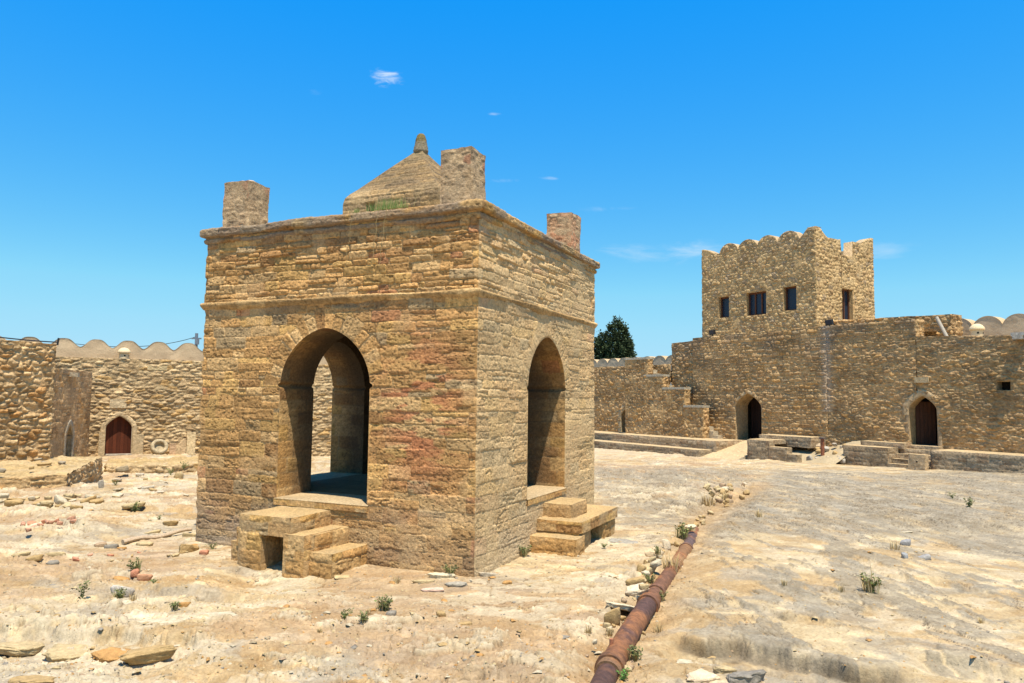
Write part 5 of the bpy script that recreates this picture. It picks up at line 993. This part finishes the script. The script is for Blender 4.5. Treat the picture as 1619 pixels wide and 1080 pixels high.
WD = [(213, 810, 24, 'g', 'low dark green weed among rocks left of the pavilion'), (252, 822, 12, 'g', 'small weed right of the dark green one left of the pavilion'), (336, 868, 16, 'g', 'small fresh weed at the left foot of the pavilion'), (213, 903, 28, 'm', 'bushy weed beside the upright red brick'), (242, 925, 16, 'g', 'tiny weed right of the orange red brick'), (130, 948, 40, 't', 'tall thin weed stalk at far left'), (188, 948, 26, 'm', 'mixed green and dry weed in the hollow at left'), (210, 950, 20, 'd', 'dry grass right of the hollow weeds'), (276, 962, 18, 'm', 'weed beside the small orange stone'), (606, 966, 36, 'm', 'bushy weed in the middle foreground'), (583, 970, 14, 'd', 'dry tuft left of the middle bushy weed'), (627, 922, 20, 'd', 'yellow green tuft in front of the pavilion wall'), (545, 978, 24, 'g', 'creeping weed in the middle foreground'), (575, 982, 22, 'm', 'creeping weed right of the first one in the foreground'), (712, 912, 26, 'm', 'weed growing at the pavilion corner'), (828, 880, 26, 'm', 'grass tuft below the right stair'), (955, 866, 10, 'g', 'tiny weed right of the right stair'), (1078, 852, 34, 'm', 'green weed near the far end of the pipe'), (1040, 875, 16, 'm', 'small weed beside the yellow flat stone by the pipe'), (1028, 922, 22, 'm', 'weed among the stones half way along the pipe'), (1044, 950, 24, 'm', 'weed on the right flank of the pipe'), (1062, 905, 44, 'd', 'tall dry grass on the right flank of the orange pipe'), (1020, 985, 30, 'd', 'dry grass on the right of the nearest pipe length'), (1004, 1045, 34, 'm', 'dark weed beside the pipe flange'), (985, 1076, 28, 'b', 'bright green plant by the pipe at the bottom edge'), (962, 1005, 20, 'd', 'dry tuft left of the pipe under the slab'), (1040, 1000, 24, 'd', 'brown dry tuft right of the pipe'), (1376, 936, 44, 'p', 'green weed with thin dry stalks in the right yard'), (1532, 803, 22, 'g', 'small weed in the right yard near the platform'), (1506, 788, 14, 'g', 'tiny weed left of the one near the platform'), (1200, 818, 20, 'd', 'flat dry grass patch in the right yard'), (1118, 800, 30, 'd', 'dry grass in the trench beyond the pipe'), (1145, 790, 20, 'd', 'dry grass beside the heap at the trench end'), (1415, 870, 24, 'd', 'dry brown tuft left of the dark grey rock'), (1330, 935, 18, 'd', 'dry tuft left of the stalked weed'), (1240, 925, 14, 'd', 'little dry tuft in the right yard middle'), (1290, 728, 26, 'm', 'scrubby plant at the foot of the soil bank'), (1552, 985, 14, 'd', 'dry tuft at the lower right'), (290, 742, 18, 'g', 'weed right of the holed pale block'), (270, 752, 16, 'g', 'weed left of the holed pale block'), (116, 731, 16, 'b', 'bright weed at the foot of the annex'), (183, 768, 14, 'g', 'small weed below the arched door'), (60, 805, 10, 'g', 'tiny weed below the ruined footing'), (505, 1000, 12, 'd', 'dry sprig in the foreground'), (930, 1000, 18, 'd', 'dry sprig left of the pipe stones')]
for k, (px, py, hp, ty, lab) in enumerate(WD):
    p, t = onground(px, py); h = hp / f_ * t * .78; rg = np.random.RandomState(400 + k); mb = MB()
    if ty in 'gmbp': leafy(mb, 170 if hp > 18 else 90, h * (.8 if ty == 'p' else .9), h * .7, BRIGHT if ty == 'b' else GREEN, rg, ls=max(.022, h * .16), stems=9)
    if ty in 'mdp': blades(mb, 46, h, h * .6, DRY + (GREEN if ty == 'm' else []), rg, .6, max(.003, h * .02))
    if ty == 'p': blades(mb, 9, h * 1.9, h * .3, DRY, rg, .4, .003)
    if ty == 't': leafy(mb, 120, h, h * .22, GREEN, rg, ls=.03, stems=4)
    o = mb.build('weed' if ty != 'd' else 'dry_grass', M_LEAF, smooth=False); o.location = p; tag(o, lab, 'weed' if ty != 'd' else 'dry grass')
# grass on cornice
for (l0, w_, h, lab, nb, sd) in ((1.62, .42, .22, 'green grass tuft growing on the pavilion cornice below the dome', 260, 1), (2.25, .1, .1, 'thin grass sprig on the cornice left of the green tuft', 40, 2)):
    rg = np.random.RandomState(sd); mb = MB()
    for i in range(nb):
        b = np.array([rg.normal(0, w_ * .42), rg.uniform(-.05, .03), 0]); hh = h * rg.uniform(.4, 1); dx = rg.uniform(-.06, .06)
        bb = PC * 0 + dl * b[0] - dr * b[1]; B = np.array([bb[0], bb[1], 0]); Tt = B + np.array([dl[0] * dx, dl[1] * dx, hh]); q = np.array([dl[0], dl[1], 0]) * .004
        mb.add([B - q, B + q, Tt, Tt], [(0, 1, 2, 2)], C3((.16, .24, .06) if rg.rand() < .7 else (.4, .34, .14)))
    for i in range(2 if nb > 100 else 1):
        x0 = rg.uniform(-w_, w_) * .6; P = [np.array([dl[0] * x0 - dr[0] * (.08 + .02 * k), dl[1] * x0 - dr[1] * (.08 + .02 * k), -.12 * k]) + np.array([.015 * math.sin(k * 2 + i), 0, 0]) for k in range(9)]
        tube(mb, P, .004, C3((.36, .27, .12)), 4, cap=False)
    o = mb.build('grass_tuft', M_LEAF, smooth=False); p = PC + dl * l0 - dr * .06; o.location = (p[0], p[1], 5.57); tag(o, lab, 'grass')
# conifer
tr = empty('conifer_tree', (8.3, 60, 0), 'dark green bushy conifer rising behind the far merlon wall', 'tree')
mb = MB(); tube(mb, [(8.3, 60, -1), (8.35, 60, 4), (8.3, 60, 8)], [.35, .22, .04], C3((.12, .08, .05)), 8); mb.build('trunk', M_WOOD, tr)
mb = MB(); rg = np.random.RandomState(77); tips = [(8.45, 60, 9.05, 1.15), (7.3, 59.8, 7.75, .75), (9.3, 60.2, 7.5, .7), (8.0, 59.7, 8.4, .8), (8.9, 60, 8.3, .8), (7.6, 60.3, 7.2, .9), (9.1, 59.7, 6.9, .9), (6.9, 60, 7.3, .5)]
V = []; Cc = []
for (tx, ty, tz, rad) in tips:
    nC = 165
    for k in range(nC):
        zz = tz - (tz - 3.5) * rg.rand() ** .75; rr = .98 * rad * (.12 + .95 * ((tz - zz) / (tz - 3.5)) ** .6) * rg.uniform(.45, 1.15); a = rg.uniform(0, 6.28); cpos = np.array([tx + rr * math.cos(a), ty + rr * math.sin(a), zz])
        br = rg.uniform(.65, 1.35)
        for j in range(22):
            p = cpos + rg.normal(0, .10, 3) * [1, 1, 1.3]; d = rg.normal(0, 1, 3) + [math.cos(a), math.sin(a), .9]; d /= np.linalg.norm(d); q = np.cross(d, rg.normal(0, 1, 3)); q /= np.linalg.norm(q); l = rg.uniform(.12, .26)
            V.append([p, p + d * l * .5 + q * l * .3, p + d * l, p + d * l * .5 - q * l * .3]); Cc.append([C3((.045, .066, .028)) * br * rg.uniform(.8, 1.2)] * 4)
V = np.array(V).reshape(-1, 3); mb.add(V, np.arange(len(V)).reshape(-1, 4), np.array(Cc).reshape(-1, 3)); mb.build('crown', M_LEAF, tr, smooth=False)
# utility pole and wires, rail cable
up = empty('utility_pole', (-18.0, 43, 0), 'thin grey utility pole with crossarm behind the left back wall', 'pole')
d = pray(311, 527); q = d * (43 / d[1]); q[2] += CAMZ
mb = MB(); tube(mb, [(q[0], 43, -1), (q[0], 43, q[2])], .09, C3((.2, .22, .25)), 8); mb.build('pole', M_GREYM, up)
mb = MB(); plain_box(mb, (q[0], 43, q[2] - .3), .55, .08, .08, (.2, .2, .22)); plain_box(mb, (q[0] + .1, 42.9, q[2] - .5), .16, .14, .3, (.2, .2, .22)); mb.build('crossarm', M_GREYM, up)
def wire(pxs, dep, rad, lab):
    pts = []
    for (a, b), dd in zip(pxs, dep): d = pray(a, b); d = d * (dd / d[1]); d[2] += CAMZ; pts.append(d)
    pts = np.array(pts); t = np.linspace(0, 1, 30); k = np.linspace(0, 1, len(pts)); P = np.stack([np.interp(t, k, pts[:, j]) for j in range(3)], 1)
    if len(pts) == 3: A3 = np.stack([(1 - t) ** 2, 2 * t * (1 - t), t ** 2], 1); c_ = 2 * pts[1] - .5 * (pts[0] + pts[2]); P = A3[:, :1] * pts[0] + A3[:, 1:2] * c_ + A3[:, 2:] * pts[2]
    mb = MB(); tube(mb, P, rad, C3((.02, .02, .02)), 5); o = mb.build('cable', M_BLACK); tag(o, lab, 'cable')
wire([(311, 532), (215, 548), (90, 540)], [43, 43, 43], .018, 'sagging wire running left from the utility pole over the merlons')
wire([(-20, 531), (45, 538), (91, 541)], [23.0, 24.0, 24.95], .02, 'black cable along the top of the left rubble wall')
d = pray(91, 541); d = d * (24.9 / d[1]); mb = MB(); tube(mb, [(d[0], d[1], d[2] + CAMZ - .1), (d[0] + .03, d[1], d[2] + CAMZ + .14)], .03, C3((.03, .03, .03)), 6); o = mb.build('cable_bracket', M_BLACK); tag(o, 'short metal bracket at the corner of the left rubble wall top', 'bracket')
# ================================================================ WORLD / SUN / CAMERA
EL = math.radians(72.5); AZ = math.radians(160.5)
w = bpy.data.worlds.new('World'); S.world = w; w.use_nodes = True; nt = w.node_tree; N = nt.nodes; Lk = nt.links
bg = N['Background']; sky = N.new('ShaderNodeTexSky'); sky.sky_type = 'NISHITA'; sky.sun_disc = False; sky.sun_elevation = EL; sky.sun_rotation = AZ
sky.air_density = 1.25; sky.dust_density = .25; sky.ozone_density = 2.2; sky.altitude = 0
KS = .145
v1 = N.new('ShaderNodeVectorMath'); v1.operation = 'SCALE'; v1.inputs['Scale'].default_value = KS; hs0 = N.new('ShaderNodeHueSaturation'); hs0.inputs['Saturation'].default_value = 1.35; hs0.inputs['Hue'].default_value = .497
Lk.new(sky.outputs[0], hs0.inputs['Color']); Lk.new(hs0.outputs[0], v1.inputs[0])
cv = N.new('ShaderNodeRGBCurve'); Lk.new(v1.outputs[0], cv.inputs['Color'])
for ch, pts in ((0, ((0, 0), (.074, .010), (.44, .275), (.67, .36), (1, .45))), (1, ((0, 0), (.254, .322), (.72, .69), (.9, .74), (1, .76))), (2, ((0, 0), (.3, .72), (.56, .95), (.87, .965), (1, .97)))):
    cu = cv.mapping.curves[ch]; cu.points[0].location = pts[0]; cu.points[1].location = pts[-1]
    for p_ in pts[1:-1]: cu.points.new(*p_)
    for p_ in cu.points: p_.handle_type = 'VECTOR'
cv.mapping.update()
hs = N.new('ShaderNodeVectorMath'); hs.operation = 'SCALE'; hs.inputs['Scale'].default_value = 1 / KS; Lk.new(cv.outputs[0], hs.inputs[0])
tc = N.new('ShaderNodeTexCoord')
last = hs.outputs[0]
def cloud(px, py, wx, wz, amt, sc, seed):
    global last
    d = pray(px, py); d /= np.linalg.norm(d); az = math.atan2(d[0], d[1]); el = math.asin(d[2])
    mp = N.new('ShaderNodeMapping'); mp.vector_type = 'POINT'
    # rotate direction so that the cloud centre lies on +Y
    mp.inputs['Rotation'].default_value = (0, 0, az); Lk.new(tc.outputs['Generated'], mp.inputs[0])
    sx = N.new('ShaderNodeSeparateXYZ'); Lk.new(mp.outputs[0], sx.inputs[0])
    def M(op, a, b=None, c=None):
        m = N.new('ShaderNodeMath'); m.operation = op
        for i, v in enumerate((a, b, c)):
            if v is None: continue
            if isinstance(v, (int, float)): m.inputs[i].default_value = v
            else: Lk.new(v, m.inputs[i])
        return m.outputs[0]
    zc = math.sin(el); x2 = M('POWER', M('DIVIDE', M('ABSOLUTE', sx.outputs[0]), wx), 2.); z2 = M('POWER', M('DIVIDE', M('ABSOLUTE', M('SUBTRACT', sx.outputs[2], zc)), wz), 2.)
    g = M('EXPONENT', M('MULTIPLY', M('ADD', x2, z2), -1.)); front = M('GREATER_THAN', sx.outputs[1], 0.)
    m2 = N.new('ShaderNodeMapping'); m2.inputs['Scale'].default_value = (sc, sc, sc * 3.2); m2.inputs['Location'].default_value = (seed, 0, seed); Lk.new(mp.outputs[0], m2.inputs[0])
    n_ = N.new('ShaderNodeTexNoise'); n_.inputs['Scale'].default_value = 1; n_.inputs['Detail'].default_value = 8; n_.inputs['Roughness'].default_value = .62; n_.inputs['Distortion'].default_value = .6; Lk.new(m2.outputs[0], n_.inputs['Vector'])
    s1 = N.new('ShaderNodeMapRange'); s1.interpolation_type = 'SMOOTHSTEP'; s1.inputs[1].default_value = .82; s1.inputs[2].default_value = 1.25; Lk.new(M('ADD', n_.outputs['Fac'], M('MULTIPLY', g, .5)), s1.inputs[0])
    fac = M('MULTIPLY', M('MULTIPLY', M('MULTIPLY', s1.outputs[0], g), front), amt)
    mx = N.new('ShaderNodeMix'); mx.data_type = 'RGBA'; Lk.new(fac, mx.inputs[0]); Lk.new(last, mx.inputs[6]); mx.inputs[7].default_value = (5.6, 6.4, 7., 1); last = mx.outputs[2]
cloud(612, 122, .03, .014, .95, 34, 3.1); cloud(604, 130, .018, .008, .6, 50, 7.7); cloud(800, 285, .035, .006, .5, 14, 5.2); cloud(1040, 400, .12, .024, .75, 9, 8.1); cloud(1400, 408, .05, .03, .6, 8, 1.7); cloud(782, 180, .014, .003, .5, 20, 2.2); cloud(980, 330, .06, .006, .3, 12, 4.4); cloud(500, 146, .018, .006, .22, 16, 6.4); cloud(870, 282, .02, .004, .35, 16, 9.4)
Lk.new(last, bg.inputs['Color']); bg.inputs['Strength'].default_value = .0893
sl = bpy.data.lights.new('sun', 'SUN'); sl.energy = 5.0; sl.angle = math.radians(.53); sl.color = (1, .91, .76); so = bpy.data.objects.new('sun', sl); COL.objects.link(so)
sd = Vector((math.sin(AZ) * math.cos(EL), math.cos(AZ) * math.cos(EL), math.sin(EL))); so.rotation_euler = sd.to_track_quat('Z', 'Y').to_euler()
cam = bpy.data.cameras.new('camera'); co = bpy.data.objects.new('camera', cam); COL.objects.link(co); S.camera = co
cam.sensor_width = 36; cam.lens = f_ / 1619 * 36; cam.clip_start = .1; cam.clip_end = 6000
co.matrix_world = Matrix.Translation((0, 0, CAMZ)) @ Matrix.Rotation(math.pi / 2 + P_, 4, 'X') @ Matrix.Rotation(R_, 4, 'Z')
S.view_settings.view_transform = 'Standard'; S.view_settings.look = 'None'; S.view_settings.exposure = .7; S.view_settings.gamma = 1
S.render.engine = 'CYCLES'
